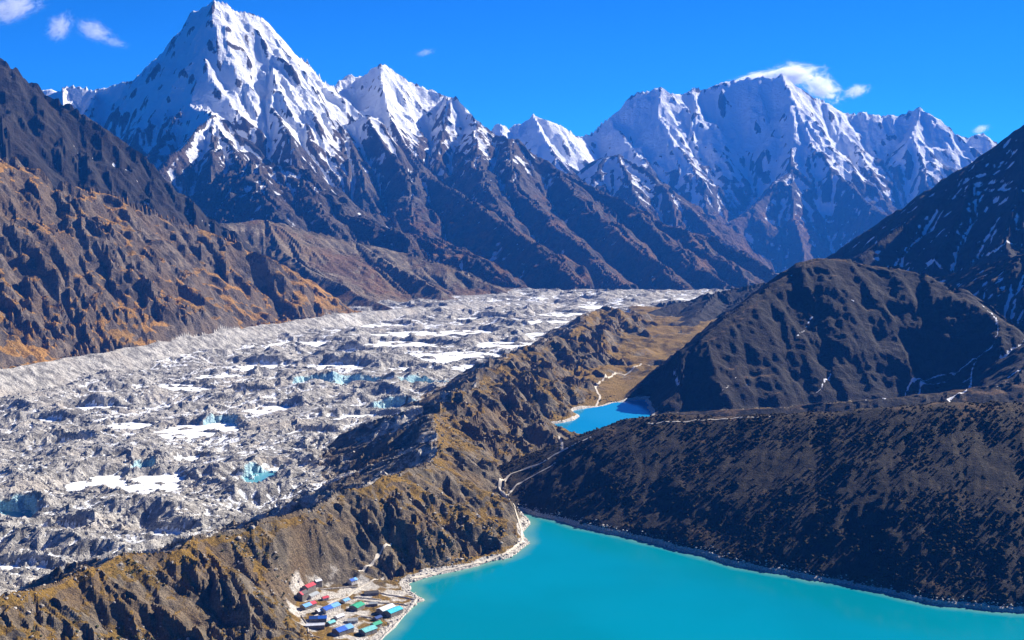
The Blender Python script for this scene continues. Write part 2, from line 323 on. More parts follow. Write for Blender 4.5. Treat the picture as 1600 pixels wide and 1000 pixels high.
for (u, v, hw, hh, kd) in PONDS:
    y0 = 2000.0
    for _ in range(30):
        z0 = np.interp(y0, [1000, 1500, 6000], [22, 8, -128]) - 4.5
        x0, y0, _z = at_z(u, v, z0)
    px = y0 / FPX
    ax = 1.15 * hw * px
    ay = 1.3 * hh * px / math.sin(math.atan2(CAM_Z - z0, y0))
    POND_DATA.append((x0, y0, z0, ax, ay, kd))
    q = np.sqrt(((GX - x0) / ax) ** 2 + ((GY - y0) / ay) ** 2)
    m = (q < 1.7) & gm
    qq = q[m] + 0.28 * fbm(GX[m], GY[m], ax * 0.5, 3, 91)
    low = (z0 - glz[m]) - 2.2
    w = sstep(1.25, 0.75, qq)
    hum[m] = hum[m] * (1 - w) + np.minimum(hum[m], low + 5.5 * np.maximum(0, perlin(GX[m] / (ax * 0.22 + 8), GY[m] / (ax * 0.22 + 8), 93) - 0.12) * 2.2) * w
    if kd == 'ice':
        # a steep wall on the far side of each pond
        w2 = sstep(0.9, 1.1, qq) * sstep(1.6, 1.15, qq) * (GY[m] > y0)
        hum[m] += 9 * w2 * (0.6 + 0.4 * perlin(GX[m] / 30, GY[m] / 30, 96))
    else:
        BLUE[m] = np.maximum(BLUE[m], sstep(1.5, 0.8, qq))
        w2 = sstep(0.8, 1.05, qq) * sstep(1.6, 1.15, qq) * (GY[m] > y0)
        hum[m] += 11 * w2
base = np.where(ON_ICE, glz + hum * sstep(7000, 6200, GY), sidez)
REG = np.where(ON_ICE & (GY < 6700), GLACIER, VALLEY).astype(np.int16)

# village terrace: level ground beside the lake
vc = at_z(555, 950, 6)
# ------------------------------------------------------------------ raise the ridges
WA = 0.0024 * RR
wX = (GX + WA * fbm(GX / RR * 9500, GY, 420, 3, 101) * 1.0 + 0.35 * WA * perlin(GX / (RR * 0.011), GY / (RR * 0.011), 105)).astype(F)
wY = (GY + WA * fbm(GX, GY / RR * 9500 + 300, 420, 3, 111)).astype(F)
H = np.full(GX.shape, -5000.0, F)
bk = np.array([at_z(u, v, z) for u, v, z in BANKL])
ob = np.argsort(bk[:, 1])
XBANK = np.interp(wY, bk[ob, 1], bk[ob, 0])
ZBANK = np.interp(GY, bk[ob, 1], bk[ob, 2])
toe = (XBANK - wX) * 0.92 + 10 * fbm(GX, GY, 160, 3, 141)
CAP = (ZBANK + np.where(toe > 0, toe * 0.86 - 6, toe * 1.5 - 6) + np.clip(GY - 6000, 0, None) * 0.5).astype(F)
RIDGE_REG = np.full(GX.shape, -1, np.int16)
TOP = np.zeros(GX.shape, F)
for reg, s, k, L, w, P in RIDGES:
    P = np.array(P)
    for a, b in zip(P[:-1], P[1:]):
        zt = max(a[2], b[2])
        reach = (zt + 1100 + 0.0) / (s * (1 - k)) if a[1] > 5500 else (zt + 200) / (s * (1 - k))
        reach = max(reach, 60)
        r0 = min(np.hypot(a[0], a[1]), np.hypot(b[0], b[1])) - reach; r1 = max(np.hypot(a[0], a[1]), np.hypot(b[0], b[1])) + reach
        i0, i1 = np.searchsorted(RS, [r0, r1])
        if i1 <= i0: continue
        rm = max(r0, RS[0])
        t0 = min(math.atan2(a[0], a[1]), math.atan2(b[0], b[1])) - reach / rm; t1 = max(math.atan2(a[0], a[1]), math.atan2(b[0], b[1])) + reach / rm
        j0, j1 = np.searchsorted(THETAS, [t0, t1])
        if j1 <= j0: continue
        sl = (slice(i0, i1), slice(j0, j1))
        ex, ey = F(b[0] - a[0]), F(b[1] - a[1])
        px, py = wX[sl] - F(a[0]), wY[sl] - F(a[1])
        t = np.clip((px * ex + py * ey) / (ex * ex + ey * ey), 0, 1)
        d = np.hypot(px - ex * t, py - ey * t)
        dist = d
        d = np.sqrt(d * d + F(w * w)) - F(w)
        dl = np.minimum(d, L)
        drop = F(s) * (dl - F(k) * dl * dl / F(2 * L) + (d - dl) * F(1 - k))
        h = F(a[2]) + t * F(b[2] - a[2]) - drop
        if reg in (GRASSY, ROCKY, BROWN):
            h = np.minimum(h, CAP[sl])
        up = h > H[sl]
        H[sl] = np.where(up, h, H[sl])
        TOP[sl] = np.where(up, dist, TOP[sl])
        RIDGE_REG[sl] = np.where(up, reg, RIDGE_REG[sl])

# never let the lake-side slopes spill into the lakes
cap_a = np.maximum(SDA, 0) * 0.72 - 0.5 + np.where(SDA < 0, -50, 0)
hh_ = np.clip(0.5 + 0.5 * (cap_a - H) / 26.0, 0, 1)
H = np.where((SDA < 330) & (RIDGE_REG == NEARHILL), cap_a * (1 - hh_) + H * hh_ - 26.0 * hh_ * (1 - hh_) * sstep(0, 60, SDA), np.where(SDA < 200, np.minimum(H, cap_a), H)).astype(F)
H = np.where(SDB < 80, np.minimum(H, LAKE_B_Z + np.maximum(SDB, 0) * 0.7 - 0.5 + np.where(SDB < 0, -50, 0)), H)
mh = (RIDGE_REG == MORAINE) & (GX > XCREST - 30)
H[mh] += (sstep(5, 110, SDB[mh]) * sstep(10, 80, SDA[mh]) * sstep(1950, 2500, GY[mh]) * (34 * (1 - 2.6 * np.abs(fbm(GX[mh] * 0.9, GY[mh], 230, 3, 131))) - 14)).astype(F)
above = H - base
Z = np.maximum(H, base).astype(F)
# soften the toe of every slope
soft = np.where(RR < 6200, 7.0, 30.0).astype(F)
Z = Z + np.where(np.abs(above) < soft, (soft - np.abs(above)) ** 2 / (4 * soft), 0).astype(F) * (SDA > 0) * (SDB > 0)
REG = np.where(above > 0, RIDGE_REG, REG)
rise = np.clip(above, 0, None)

# ------------------------------------------------------------------ erosion: gullies that run down each slope
def grad(Zf):
    gr = np.gradient(Zf, RS, axis=0)
    gt = np.gradient(Zf, THETAS, axis=1) / RR
    return (gr * SINT + gt * COST).astype(F), (gr * COST - gt * SINT).astype(F)

def blur(A, n):
    B = A.astype(F)
    for _ in range(n):
        B = (B + np.roll(B, 1, 0) + np.roll(B, -1, 0)) / 3
        B = (B + np.roll(B, 1, 1) + np.roll(B, -1, 1)) / 3
    return B

# strength per region: (for wavelengths >= 200 m, for 60..200 m, below 60 m)
STR = {GLACIER: (0, 0.0, 0.085), MORAINE: (0, 0.14, 0.10), VALLEY: (0, 0.02, 0.03), NEARHILL: (0.0, 0.02, 0.04), DOME: (0.045, 0.045, 0.05), FARRIGHT: (0.03, 0.045, 0.06), GAPHILL: (0.07, 0.08, 0.06),
       GRASSY: (0.065, 0.08, 0.075), ROCKY: (0.09, 0.10, 0.10), BROWN: (0.04, 0.05, 0.05), PEAK_A: (0.10, 0.11, 0.10), PEAK_B: (0.095, 0.10, 0.09), FARPEAKS: (0.10, 0.09, 0.08), MASSIF: (0.11, 0.10, 0.09),
       SPUR: (0.09, 0.09, 0.08), BANK: (0, 0.035, 0.03), SNOWHUMP: (0.05, 0.03, 0.02), SHOULDER: (0.04, 0.05, 0.06)}
lut = np.array([STR[i] for i in range(18)], F)
A3 = [blur(lut[REG, c], 6) for c in range(3)]
fade_lo = sstep(0, 70, rise); fade_near = sstep(0, 14, rise)
dry = sstep(2, 30, SDA) * sstep(2, 30, SDB)
for lam in (880, 480, 260, 140, 76, 42, 23, 12):
    A = (A3[0] * fade_lo if lam >= 200 else A3[1] * fade_near if lam >= 60 else A3[2]) * dry
    A = A * (sstep(2.2, 4.0, lam / (RR * DTH)))
    # near slopes are too small for the longest waves
    A = np.where((lam > 200) & (RR < 3600), A * 0.4, A)
    m = A > 0.004
    if not m.any(): continue
    gX, gY = grad(blur(Z, 1))
    ggx, ggy = gX[m], gY[m]
    gl = np.sqrt(ggx * ggx + ggy * ggy) + 1e-4
    st = np.minimum(1.0, gl / 0.25)
    dx, dy = -ggy / gl, ggx / gl
    v = gully(GX[m] / (1.25 * lam), GY[m] / (1.25 * lam), dx, dy, 200 + int(lam))
    sharp = 0.35 * v + 0.65 * (1.25 - 2 * np.sqrt(np.clip((1 - v) * 0.5, 0, 1.3)))
    crest = 0.38 + 0.62 * sstep(0.0, 0.7 * lam, TOP[m])
    Z[m] += (A[m] * lam * st * sharp * np.where(rise[m] > 0, crest, 1.0)).astype(F)
# crags: irregular rock relief on the steep ground
cragn = fbm(GX, GY, 420, 3, 331)
hill_t = np.clip((Z - ZBANK) / np.maximum(toe * 0.0 + 560, 1), 0, 1)
BELT = ((REG == GRASSY) * sstep(-0.05, 0.4, cragn + 0.35 * sstep(0.05, 0.3, hill_t) - 0.55 * sstep(0.72, 0.95, hill_t) + 0.35 * sstep(3300, 4200, GY) - 0.15)).astype(F)
BELT = blur(BELT, 5)
CRAG = blur(np.array([0, 0.065, 0, 0.02, 0.05, 0.06, 0.02, 0.06, 0.09, 0.03, 0.10, 0.09, 0.09, 0.095, 0.09, 0, 0, 0.05], F)[REG], 4) * sstep(0.35, 0.9, np.hypot(*grad(blur(Z, 3)))) * sstep(0, 20, rise) * dry
CRAG = CRAG + 0.075 * BELT * sstep(25, 80, rise)
for lam in (820, 430, 190, 95, 48, 24):
    m = (lam / (RR * DTH) > 3.6) & (CRAG > 0.004) & ((RR > 3000) | (lam < 60)) & ((RR > 6000) | (lam < 200))
    if m.any():
        q = 1 - 2.4 * np.abs(perlin(GX[m] / lam + 0.15 * Z[m] / lam, GY[m] / lam + 0.25 * Z[m] / lam, 350 + lam))
        Z[m] += (CRAG[m] * lam * q * (0.4 + 0.6 * sstep(0, lam, TOP[m]))).astype(F)
# rock bands: ledges and small cliffs along tilted strata
for regs, step, am, dip, msk in (((PEAK_A, PEAK_B), 105.0, 0.30, (0.22, 0.10), 1.0), ((FARPEAKS, MASSIF, SPUR), 170.0, 0.28, (-0.15, 0.12), 1.0), ((GRASSY,), 34.0, 0.40, (0.25, -0.1), BELT),
                                 ((ROCKY,), 48.0, 0.4, (0.2, 0.1), 1.0), ((DOME, SHOULDER), 36.0, 0.2, (-0.2, 0.1), 1.0), ((FARRIGHT,), 55.0, 0.3, (-0.2, 0.1), 1.0)):
    wgt = blur(np.isin(REG, regs).astype(F), 4) * msk * sstep(step * 0.4, step * 1.3, rise) * dry
    m = wgt > 0.02
    if not m.any(): continue
    x, y = GX[m], GY[m]
    t = (Z[m] + dip[0] * x + dip[1] * y) / step + 2.6 * fbm(x, y, step * 6, 4, 361)
    f = t - np.floor(t)
    g = np.clip((f - 0.42) / 0.40, 0, 1) + 0.12 * (f - 0.5) * (1 - f)
    gate = sstep(-0.05, 0.35, fbm(x, y, step * 4.0, 3, 371))
    Z[m] += (step * am * (g - f) * wgt[m] * (0.05 + 0.95 * gate)).astype(F)
# broken rock at the scale of single blocks
JJ, II = np.meshgrid(np.arange(NT), np.arange(NR))
frag = (perlin(JJ / 2.3, II / 2.3, 381) + 0.6 * perlin(JJ / 5.1, II / 5.1, 382) * 2.0).astype(F)
FRAG = blur(np.array([0.05, 0.14, 0.0, 0.05, 0.13, 0.16, 0.05, 0.15, 0.22, 0.08, 0.28, 0.26, 0.25, 0.28, 0.26, 0.05, 0, 0.13], F)[REG], 3) * sstep(0, 15, np.where(REG == GLACIER, 50, rise)) * dry
Z += frag * FRAG * (RR * DTH).astype(F) * 1.1
# small relief everywhere
for lam, am in ((60, 0.035), (26, 0.04), (11, 0.045)):
    m = (lam / (RR * DTH) > 2.4) & (dry > 0.05)
    Z[m] += (am * lam * perlin(GX[m] / lam, GY[m] / lam, 300 + lam) * dry[m] * (0.35 + 0.65 * fade_near[m]) * np.where(REG[m] == VALLEY, 0.5, 1.0)).astype(F)
# rocky shore strip, lake beds
Z = np.where((SDA < 2) & (Z > -0.6) & (SDA < -1), -0.6, Z)

# village terrace
ve = np.hypot((GX - vc[0]) / 95.0, (GY - vc[1]) / 120.0)
wv = sstep(1.15, 0.7, ve) * (SDA > 3)
terrace = np.minimum(1.2 + np.maximum(SDA, 0) * 0.085, 30)
Z = (Z * (1 - wv) + terrace * wv).astype(F)
REG = np.where((wv > 0.5) & (SDA > 0), VALLEY, REG)
REG = np.where(SDA < -3, VALLEY, REG)

LOGR = RS
def hs(x, y, field=None):
    f = Z if field is None else field
    x = np.asarray(x, float); y = np.asarray(y, float)
    r = np.hypot(x, y); th = np.arctan2(x, y)
    i = np.interp(r, RS, np.arange(NR)); j = (th - THETAS[0]) / DTH
    i = np.clip(i, 0, NR - 1.001); j = np.clip(j, 0, NT - 1.001)
    i0 = i.astype(int); j0 = j.astype(int); a = i - i0; b = j - j0
    return (f[i0, j0] * (1 - a) * (1 - b) + f[i0 + 1, j0] * a * (1 - b) + f[i0, j0 + 1] * (1 - a) * b + f[i0 + 1, j0 + 1] * a * b)

def hit(u, v, near_d=1000.0, far_d=20000.0):
    """the point of the ground that the photograph shows at a pixel"""
    d = ray(u, v)
    ts = np.exp(np.linspace(math.log(near_d), math.log(far_d), 4000))
    x, y, z = d[0] * ts, d[1] * ts, CAM_Z + d[2] * ts
    g = hs(x, y)
    k = np.argmax(z < g)
    return (float(x[k]), float(y[k]), float(g[k]))

# ------------------------------------------------------------------ surface cover (what lies on the ground, not how it is lit)
gX, gY = grad(Z)
SLOPE = np.hypot(gX, gY)
lapl = blur(Z, 3) - Z                                # > 0 in hollows
cell = RR * DTH
HOLLOW = np.clip(lapl / cell, -1, 1)
n_a = fbm(GX, GY, 500, 4, 401); n_b = fbm(GX, GY, 130, 4, 411); n_c = fbm(GX, GY, 40, 3, 421)
snow = np.zeros(Z.shape, F); grass = np.zeros(Z.shape, F); pale = np.zeros(Z.shape, F); tone = (0.5 + 0.5 * n_b).astype(F)
def setm(reg, arr, val):
    m = REG == reg
    arr[m] = np.clip(val[m], 0, 1)
BIGHOLLOW = np.clip((blur(Z, 16) - Z) / (cell * 4.0), -1, 1)
# alpine snow: more with height, in hollows and on gentler ground
SSLOPE = np.hypot(*grad(blur(Z, 4)))
def snowline(z_lo, z_hi, steep0=1.1, steep1=2.2):
    hgt = (Z - z_lo) / (z_hi - z_lo) + 0.35 * n_a + 0.25 * n_b
    s = np.clip(hgt, -0.5, 1.6) * 0.9 - 0.35 * sstep(steep0, steep1, SLOPE) - 0.7 * sstep(steep0, steep1, SSLOPE) + 0.7 * HOLLOW + 0.75 * np.maximum(BIGHOLLOW, -0.35) + 0.12
    return s * 0.55 + 0.21
setm(PEAK_A, snow, snowline(330, 700, 1.3, 2.5))
setm(PEAK_B, snow, snowline(380, 740, 1.2, 2.4))
setm(FARPEAKS, snow, snowline(100, 550, 1.2, 2.4) + 0.2)
setm(MASSIF, snow, snowline(-210, 420, 1.2, 2.4))
setm(SPUR, snow, snowline(-20, 480, 1.0, 2.0))
setm(SNOWHUMP, snow, np.ones_like(snow))
setm(FARRIGHT, snow, -0.12 + 1.3 * HOLLOW + 0.6 * n_b + 0.25 * n_a + (Z - 300) / 1600)
setm(SHOULDER, snow, -0.05 + 1.3 * HOLLOW + 0.6 * n_b + 0.2 * n_a)
setm(DOME, snow, -0.45 + 0.9 * HOLLOW + 0.5 * n_b)
setm(ROCKY, snow, -0.45 + 0.8 * HOLLOW + 0.4 * n_b)
low = snowline(430, 1050)
# dry grass on the gentler lower ground
gfun = 0.55 + 0.6 * n_a + 0.4 * n_b - 1.1 * sstep(0.75, 1.35, SLOPE)
setm(GRASSY, grass, gfun + 0.6 - 0.6 * BELT + 0.4 * sstep(130, 30, TOP) - 0.3 * HOLLOW + 0.25 * sstep(250, 60, Z))
setm(MORAINE, grass, 0.72 + 0.6 * n_b + 0.4 * n_c - 0.8 * sstep(0.65, 1.2, SLOPE))
setm(VALLEY, grass, 0.7 + 0.5 * n_b + 0.3 * n_c - 0.8 * sstep(0.4, 0.9, SLOPE))
setm(NEARHILL, grass, 0.25 + 0.5 * n_b + 0.4 * n_c + 0.5 * sstep(0.45, 0.2, SLOPE))
setm(DOME, grass, 0.1 + 0.5 * n_b + 0.8 * sstep(0.5, 0.25, SLOPE))
setm(SHOULDER, grass, 0.15 + 0.5 * n_b + 0.5 * sstep(0.5, 0.25, SLOPE))
setm(GAPHILL, grass, 0.05 + 0.4 * n_b)
setm(BROWN, grass, 0.5 + 0.6 * n_a + 0.3 * n_b - 0.5 * sstep(0.5, 0.9, SLOPE))
setm(ROCKY, grass, 0.05 + 0.5 * n_b - 0.5 * sstep(0.7, 1.1, SLOPE))
setm(PEAK_A, grass, 0.6 * sstep(480, 100, Z) * (0.7 + n_b) - 0.6 * sstep(0.7, 1.2, SLOPE))
setm(PEAK_B, grass, 0.95 * sstep(420, 0, Z) * (0.8 + n_b) - 0.5 * sstep(0.8, 1.3, SLOPE))
setm(SPUR, grass, 0.6 * sstep(200, -100, Z))
setm(MASSIF, grass, 0.7 * sstep(0, -350, Z))
# glacier cover: pale gravel, snow dust in the hollows, steep faces darker
setm(GLACIER, pale, 0.5 + 0.5 * n_b + 0.3 * n_c)
flow = fbm((GX * 0.45 + GY * 0.89) / 4.0, GX * 0.89 - GY * 0.45, 75, 3, 441)
setm(GLACIER, snow, 0.34 + 1.4 * HOLLOW + 0.3 * n_b + 0.9 * flow - 0.5 * sstep(0.15, 0.5, SLOPE))
setm(BANK, pale, 0.45 + 0.8 * n_b + 0.4 * n_c)
m = (REG == MORAINE) & (GX < XCREST)
pale[m] = np.clip(0.38 + 0.5 * n_b[m], 0, 1); grass[m] *= 0.15
pale = np.maximum(pale, np.where((SDA > -4) & (REG != NEARHILL), sstep(16, 4, SDA + 8 * n_c + 6 * n_b), sstep(5.5, 3.0, np.abs(SDA) + 2.2 * n_c) * (SDA > -4)))
pale = np.maximum(pale, sstep(11, 4, SDB + 5 * n_c) * (SDB > -6))
pale = np.maximum(pale, sstep(1.05, 0.75, ve) * (SDA > 2) * np.clip(0.52 + 0.9 * fbm(GX, GY, 26, 3, 431) + 0.4 * n_c, 0, 0.95))
pale = pale.astype(F)
snow = np.where((pale > 0.9) & (REG == NEARHILL), 0, snow).astype(F)
def along(px, wid, val, arr):
    P = [hit(u, v) for u, v in px]
    for a, b in zip(P[:-1], P[1:]):
        r0 = min(math.hypot(a[0], a[1]), math.hypot(b[0], b[1])) - 40; r1 = max(math.hypot(a[0], a[1]), math.hypot(b[0], b[1])) + 40
        i0, i1 = np.searchsorted(RS, [r0, r1])
        x, y = GX[i0:i1] + 9 * n_c[i0:i1], GY[i0:i1] + 9 * n_b[i0:i1]
        ex, ey = b[0] - a[0], b[1] - a[1]
        t = np.clip(((x - a[0]) * ex + (y - a[1]) * ey) / (ex * ex + ey * ey + 1e-6), 0, 1)
        d = np.hypot(x - a[0] - ex * t, y - a[1] - ey * t)
        arr[i0:i1] = np.maximum(arr[i0:i1], val * sstep(wid * 1.4, wid * 0.5, d))
for px, wd in (([(1535, 478), (1556, 498), (1558, 520), (1552, 540), (1525, 560), (1500, 578), (1440, 598), (1380, 622)], 7), ([(1525, 562), (1518, 590), (1510, 610), (1480, 625)], 6), ([(1500, 578), (1460, 590), (1420, 606), (1350, 630)], 5),
               ([(1300, 585), (1285, 600), (1276, 615)], 4), ([(1150, 590), (1138, 603), (1128, 612)], 6), ([(1272, 495), (1258, 512), (1245, 528)], 3), ([(1320, 466), (1334, 470)], 4), ([(1600, 575), (1575, 590), (1560, 610)], 5),
               ([(1555, 360), (1548, 380), (1535, 400)], 12), ([(1450, 412), (1470, 420)], 22), ([(1590, 380), (1560, 392), (1540, 404)], 9)):
    along(px, wd * 0.5, 0.62, snow)
blue_i = BLUE * (REG == GLACIER)

# ------------------------------------------------------------------ materials
def new_mat(name):
    m = bpy.data.materials.new(name)
    m.use_nodes = True
    nt = m.node_tree
    nt.nodes.clear()
    return m, nt

class NB:
    def __init__(self, nt):
        self.n, self.l = nt.nodes, nt.links
        self.pos = self.n.new('ShaderNodeNewGeometry').outputs['Position']
    def put(self, sock, v):
        if isinstance(v, (int, float)): sock.default_value = v
        elif isinstance(v, (tuple, list)): sock.default_value = tuple(v) + ((1,) if len(v) == 3 and len(sock.default_value) == 4 else ())
        else: self.l.new(v, sock)
    def noise(self, lam, detail=6, rough=0.55, vec=None, dist=0.0):
        t = self.n.new('ShaderNodeTexNoise'); t.noise_dimensions = '3D'
        t.inputs['Scale'].default_value = 1.0 / lam; t.inputs['Detail'].default_value = detail; t.inputs['Roughness'].default_value = rough
        t.inputs['Distortion'].default_value = dist
        self.l.new(self.pos if vec is None else vec, t.inputs['Vector'])
        return t.outputs['Fac']
    def voronoi(self, lam, feature='F1'):
        t = self.n.new('ShaderNodeTexVoronoi'); t.feature = feature
        t.inputs['Scale'].default_value = 1.0 / lam
        self.l.new(self.pos, t.inputs['Vector'])
        return t.outputs['Distance']
    def math(self, op, a, b=0.0, c=0.0, clamp=False):
        t = self.n.new('ShaderNodeMath'); t.operation = op; t.use_clamp = clamp
        self.put(t.inputs[0], a); self.put(t.inputs[1], b)
        if op == 'MULTIPLY_ADD': self.put(t.inputs[2], c)
        return t.outputs[0]
    def ramp(self, x, a, b, lo=0.0, hi=1.0):
        t = self.n.new('ShaderNodeMapRange'); t.interpolation_type = 'SMOOTHSTEP'
        self.put(t.inputs['Value'], x); self.put(t.inputs['From Min'], a); self.put(t.inputs['From Max'], b)
        self.put(t.inputs['To Min'], lo); self.put(t.inputs['To Max'], hi)
        return t.outputs[0]
    def mix(self, f, a, b, mode='MIX'):
        t = self.n.new('ShaderNodeMix'); t.data_type = 'RGBA'; t.blend_type = mode
        self.put(t.inputs[0], f); self.put(t.inputs[6], a); self.put(t.inputs[7], b)
        return t.outputs[2]
    def attr(self, name):
        t = self.n.new('ShaderNodeAttribute'); t.attribute_name = name
        return t.outputs['Fac']
    def bump(self, h, dist, strength=1.0, normal=None):
        t = self.n.new('ShaderNodeBump'); t.inputs['Distance'].default_value = dist; self.put(t.inputs['Strength'], strength)
        self.l.new(h, t.inputs['Height'])
        if normal is not None: self.l.new(normal, t.inputs['Normal'])
        return t.outputs['Normal']
    def principled(self, color, rough=0.9, normal=None, spec=0.2):
        t = self.n.new('ShaderNodeBsdfPrincipled')
        self.put(t.inputs['Base Color'], color); self.put(t.inputs['Roughness'], rough)
        t.inputs['Specular IOR Level'].default_value = spec
        if normal is not None: self.l.new(normal, t.inputs['Normal'])
        o = self.n.new('ShaderNodeOutputMaterial')
        self.l.new(t.outputs[0], o.inputs['Surface'])
        return t

def terrain_mat(name, rock, grass_c, pale_c, lam, bumpd, snow_c=(0.86, 0.87, 0.9), detail=9, bump_s=1.0, zs=0.4):
    m, nt = new_mat(name)
    b = NB(nt)
    n1 = b.noise(lam, detail, 0.6)
    n2 = b.noise(lam * 0.27, detail, 0.65)
    n3 = b.noise(lam * 4.0, 5, 0.5)
    r = b.mix(b.ramp(n1, 0.38, 0.64), rock[0], rock[1])
    r = b.mix(b.ramp(n3, 0.42, 0.66), r, rock[2])
    g = b.mix(b.ramp(n2, 0.35, 0.65), grass_c[0], grass_c[1])
    g = b.mix(b.ramp(n3, 0.45, 0.62), g, grass_c[2])
    ga = b.math('ADD', b.attr('grass'), b.math('MULTIPLY_ADD', n2, 1.0, -0.5))
    col = b.mix(b.ramp(ga, 0.38, 0.62), r, g)
    p = b.mix(b.ramp(n2, 0.36, 0.64), pale_c[0], pale_c[1])
    pa = b.math('ADD', b.attr('pale'), b.math('MULTIPLY_ADD', n1, 0.9, -0.45))
    col = b.mix(b.ramp(pa, 0.4, 0.6), col, p)
    vm = b.n.new('ShaderNodeVectorMath'); vm.operation = 'MULTIPLY'; b.l.new(b.pos, vm.inputs[0]); vm.inputs[1].default_value = (1.0, 1.0, 0.3)
    n4 = b.noise(lam * 1.8, 9, 0.66, vm.outputs[0], 0.5)
    sa = b.math('ADD', b.attr('snow'), b.math('ADD', b.math('MULTIPLY_ADD', n2, 0.5, -0.25), b.math('MULTIPLY_ADD', n4, 1.7, -0.85)))
    col = b.mix(b.ramp(sa, 0.44, 0.56), col, snow_c)
    rn = b.n.new('ShaderNodeTexNoise'); rn.noise_type = 'RIDGED_MULTIFRACTAL'; rn.inputs['Scale'].default_value = 1.0 / (lam * 1.3); rn.inputs['Detail'].default_value = 7
    rn.inputs['Roughness'].default_value = 0.55; rn.inputs['Lacunarity'].default_value = 2.1; rn.inputs['Distortion'].default_value = 0.3
    vr = b.n.new('ShaderNodeVectorMath'); vr.operation = 'MULTIPLY'; b.l.new(b.pos, vr.inputs[0]); vr.inputs[1].default_value = (1.0, 1.0, zs)
    b.l.new(vr.outputs[0], rn.inputs['Vector'])
    n5 = b.noise(lam * 0.10, 5, 0.7)
    col = b.mix(1.0, col, b.mix(b.ramp(n5, 0.34, 0.66), (0.58, 0.58, 0.58), (1.32, 1.30, 1.27)), 'MULTIPLY')
    col = b.mix(b.ramp(sa, 0.44, 0.60), col, snow_c)
    hgt = b.math('ADD', b.math('MULTIPLY_ADD', n5, 0.16, b.math('MULTIPLY', n2, 0.35)), b.math('MULTIPLY', rn.outputs['Fac'], 0.22))
    nor = b.bump(hgt, bumpd, bump_s)
    b.principled(col, 0.92, nor, 0.15)
    return m

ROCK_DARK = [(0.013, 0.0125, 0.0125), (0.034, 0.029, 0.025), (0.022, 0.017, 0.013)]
ROCK_PEAK = [(0.045, 0.041, 0.04), (0.115, 0.095, 0.08), (0.085, 0.062, 0.046)]
ROCK_MOR = [(0.09, 0.075, 0.055), (0.22, 0.18, 0.13), (0.15, 0.105, 0.06)]
GRASS_DRY = [(0.31, 0.175, 0.05), (0.20, 0.112, 0.034), (0.35, 0.185, 0.048)]
GRASS_MOR = [(0.24, 0.145, 0.034), (0.11, 0.074, 0.018), (0.22, 0.132, 0.026)]
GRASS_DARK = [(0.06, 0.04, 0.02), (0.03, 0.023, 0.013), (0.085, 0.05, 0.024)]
GRASS_FAR = [(0.12, 0.07, 0.036), (0.07, 0.043, 0.026), (0.15, 0.082, 0.04)]
GRAVEL = [(0.42, 0.39, 0.35), (0.60, 0.57, 0.52)]
ICEROCK = [(0.34, 0.34, 0.335), (0.56, 0.555, 0.55)]
M = {}
M['moraine'] = terrain_mat('moraine_ground', ROCK_MOR, GRASS_MOR, GRAVEL, 20, 15.0)
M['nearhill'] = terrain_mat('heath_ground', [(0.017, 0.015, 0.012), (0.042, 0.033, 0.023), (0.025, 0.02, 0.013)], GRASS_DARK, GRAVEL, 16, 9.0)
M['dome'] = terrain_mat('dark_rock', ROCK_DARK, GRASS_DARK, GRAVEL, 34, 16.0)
M['grassy'] = terrain_mat('dry_grass_rock', [(0.06, 0.05, 0.042), (0.19, 0.15, 0.115), (0.12, 0.085, 0.055)], GRASS_DRY, GRAVEL, 34, 28.0)
M['brown'] = terrain_mat('brown_slope', ROCK_MOR, GRASS_FAR, GRAVEL, 60, 26.0)
M['peak'] = terrain_mat('alpine_rock_snow', ROCK_PEAK, GRASS_FAR, GRAVEL, 95, 70.0)
M['far'] = terrain_mat('far_rock_snow', ROCK_PEAK, GRASS_FAR, GRAVEL, 170, 130.0)

def glacier_mat():
    m, nt = new_mat('glacier_debris')
    b = NB(nt)
    n1 = b.noise(26, 10, 0.62); n2 = b.noise(7, 8, 0.65); n3 = b.noise(120, 5, 0.5)
    col = b.mix(b.ramp(n1, 0.36, 0.64), (0.16, 0.152, 0.142), (0.47, 0.45, 0.415))
    col = b.mix(b.ramp(n3, 0.5, 0.68), col, (0.40, 0.365, 0.32))
    col = b.mix(b.ramp(n2, 0.56, 0.70), col, (0.12, 0.12, 0.125))
    pa = b.math('ADD', b.attr('pale'), b.math('MULTIPLY_ADD', n2, 0.8, -0.4))
    col = b.mix(b.ramp(pa, 0.62, 0.9), col, (0.54, 0.515, 0.475))
    sa = b.math('ADD', b.attr('snow'), b.math('MULTIPLY_ADD', n2, 0.9, -0.45))
    col = b.mix(b.ramp(sa, 0.45, 0.6), col, (0.84, 0.86, 0.89))
    col = b.mix(b.ramp(b.math('ADD', b.attr('blue'), b.math('MULTIPLY_ADD', n1, 0.9, -0.45)), 0.55, 0.8), col, (0.40, 0.60, 0.66))
    n5 = b.noise(2.6, 4, 0.7)
    col = b.mix(1.0, col, b.mix(b.ramp(n5, 0.34, 0.66), (0.62, 0.62, 0.62), (1.25, 1.25, 1.25)), 'MULTIPLY')
    nor = b.bump(b.math('ADD', n1, b.math('MULTIPLY', n2, 0.45)), 15.0)
    b.principled(col, 0.85, nor, 0.2)
    return m
M['glacier'] = glacier_mat()

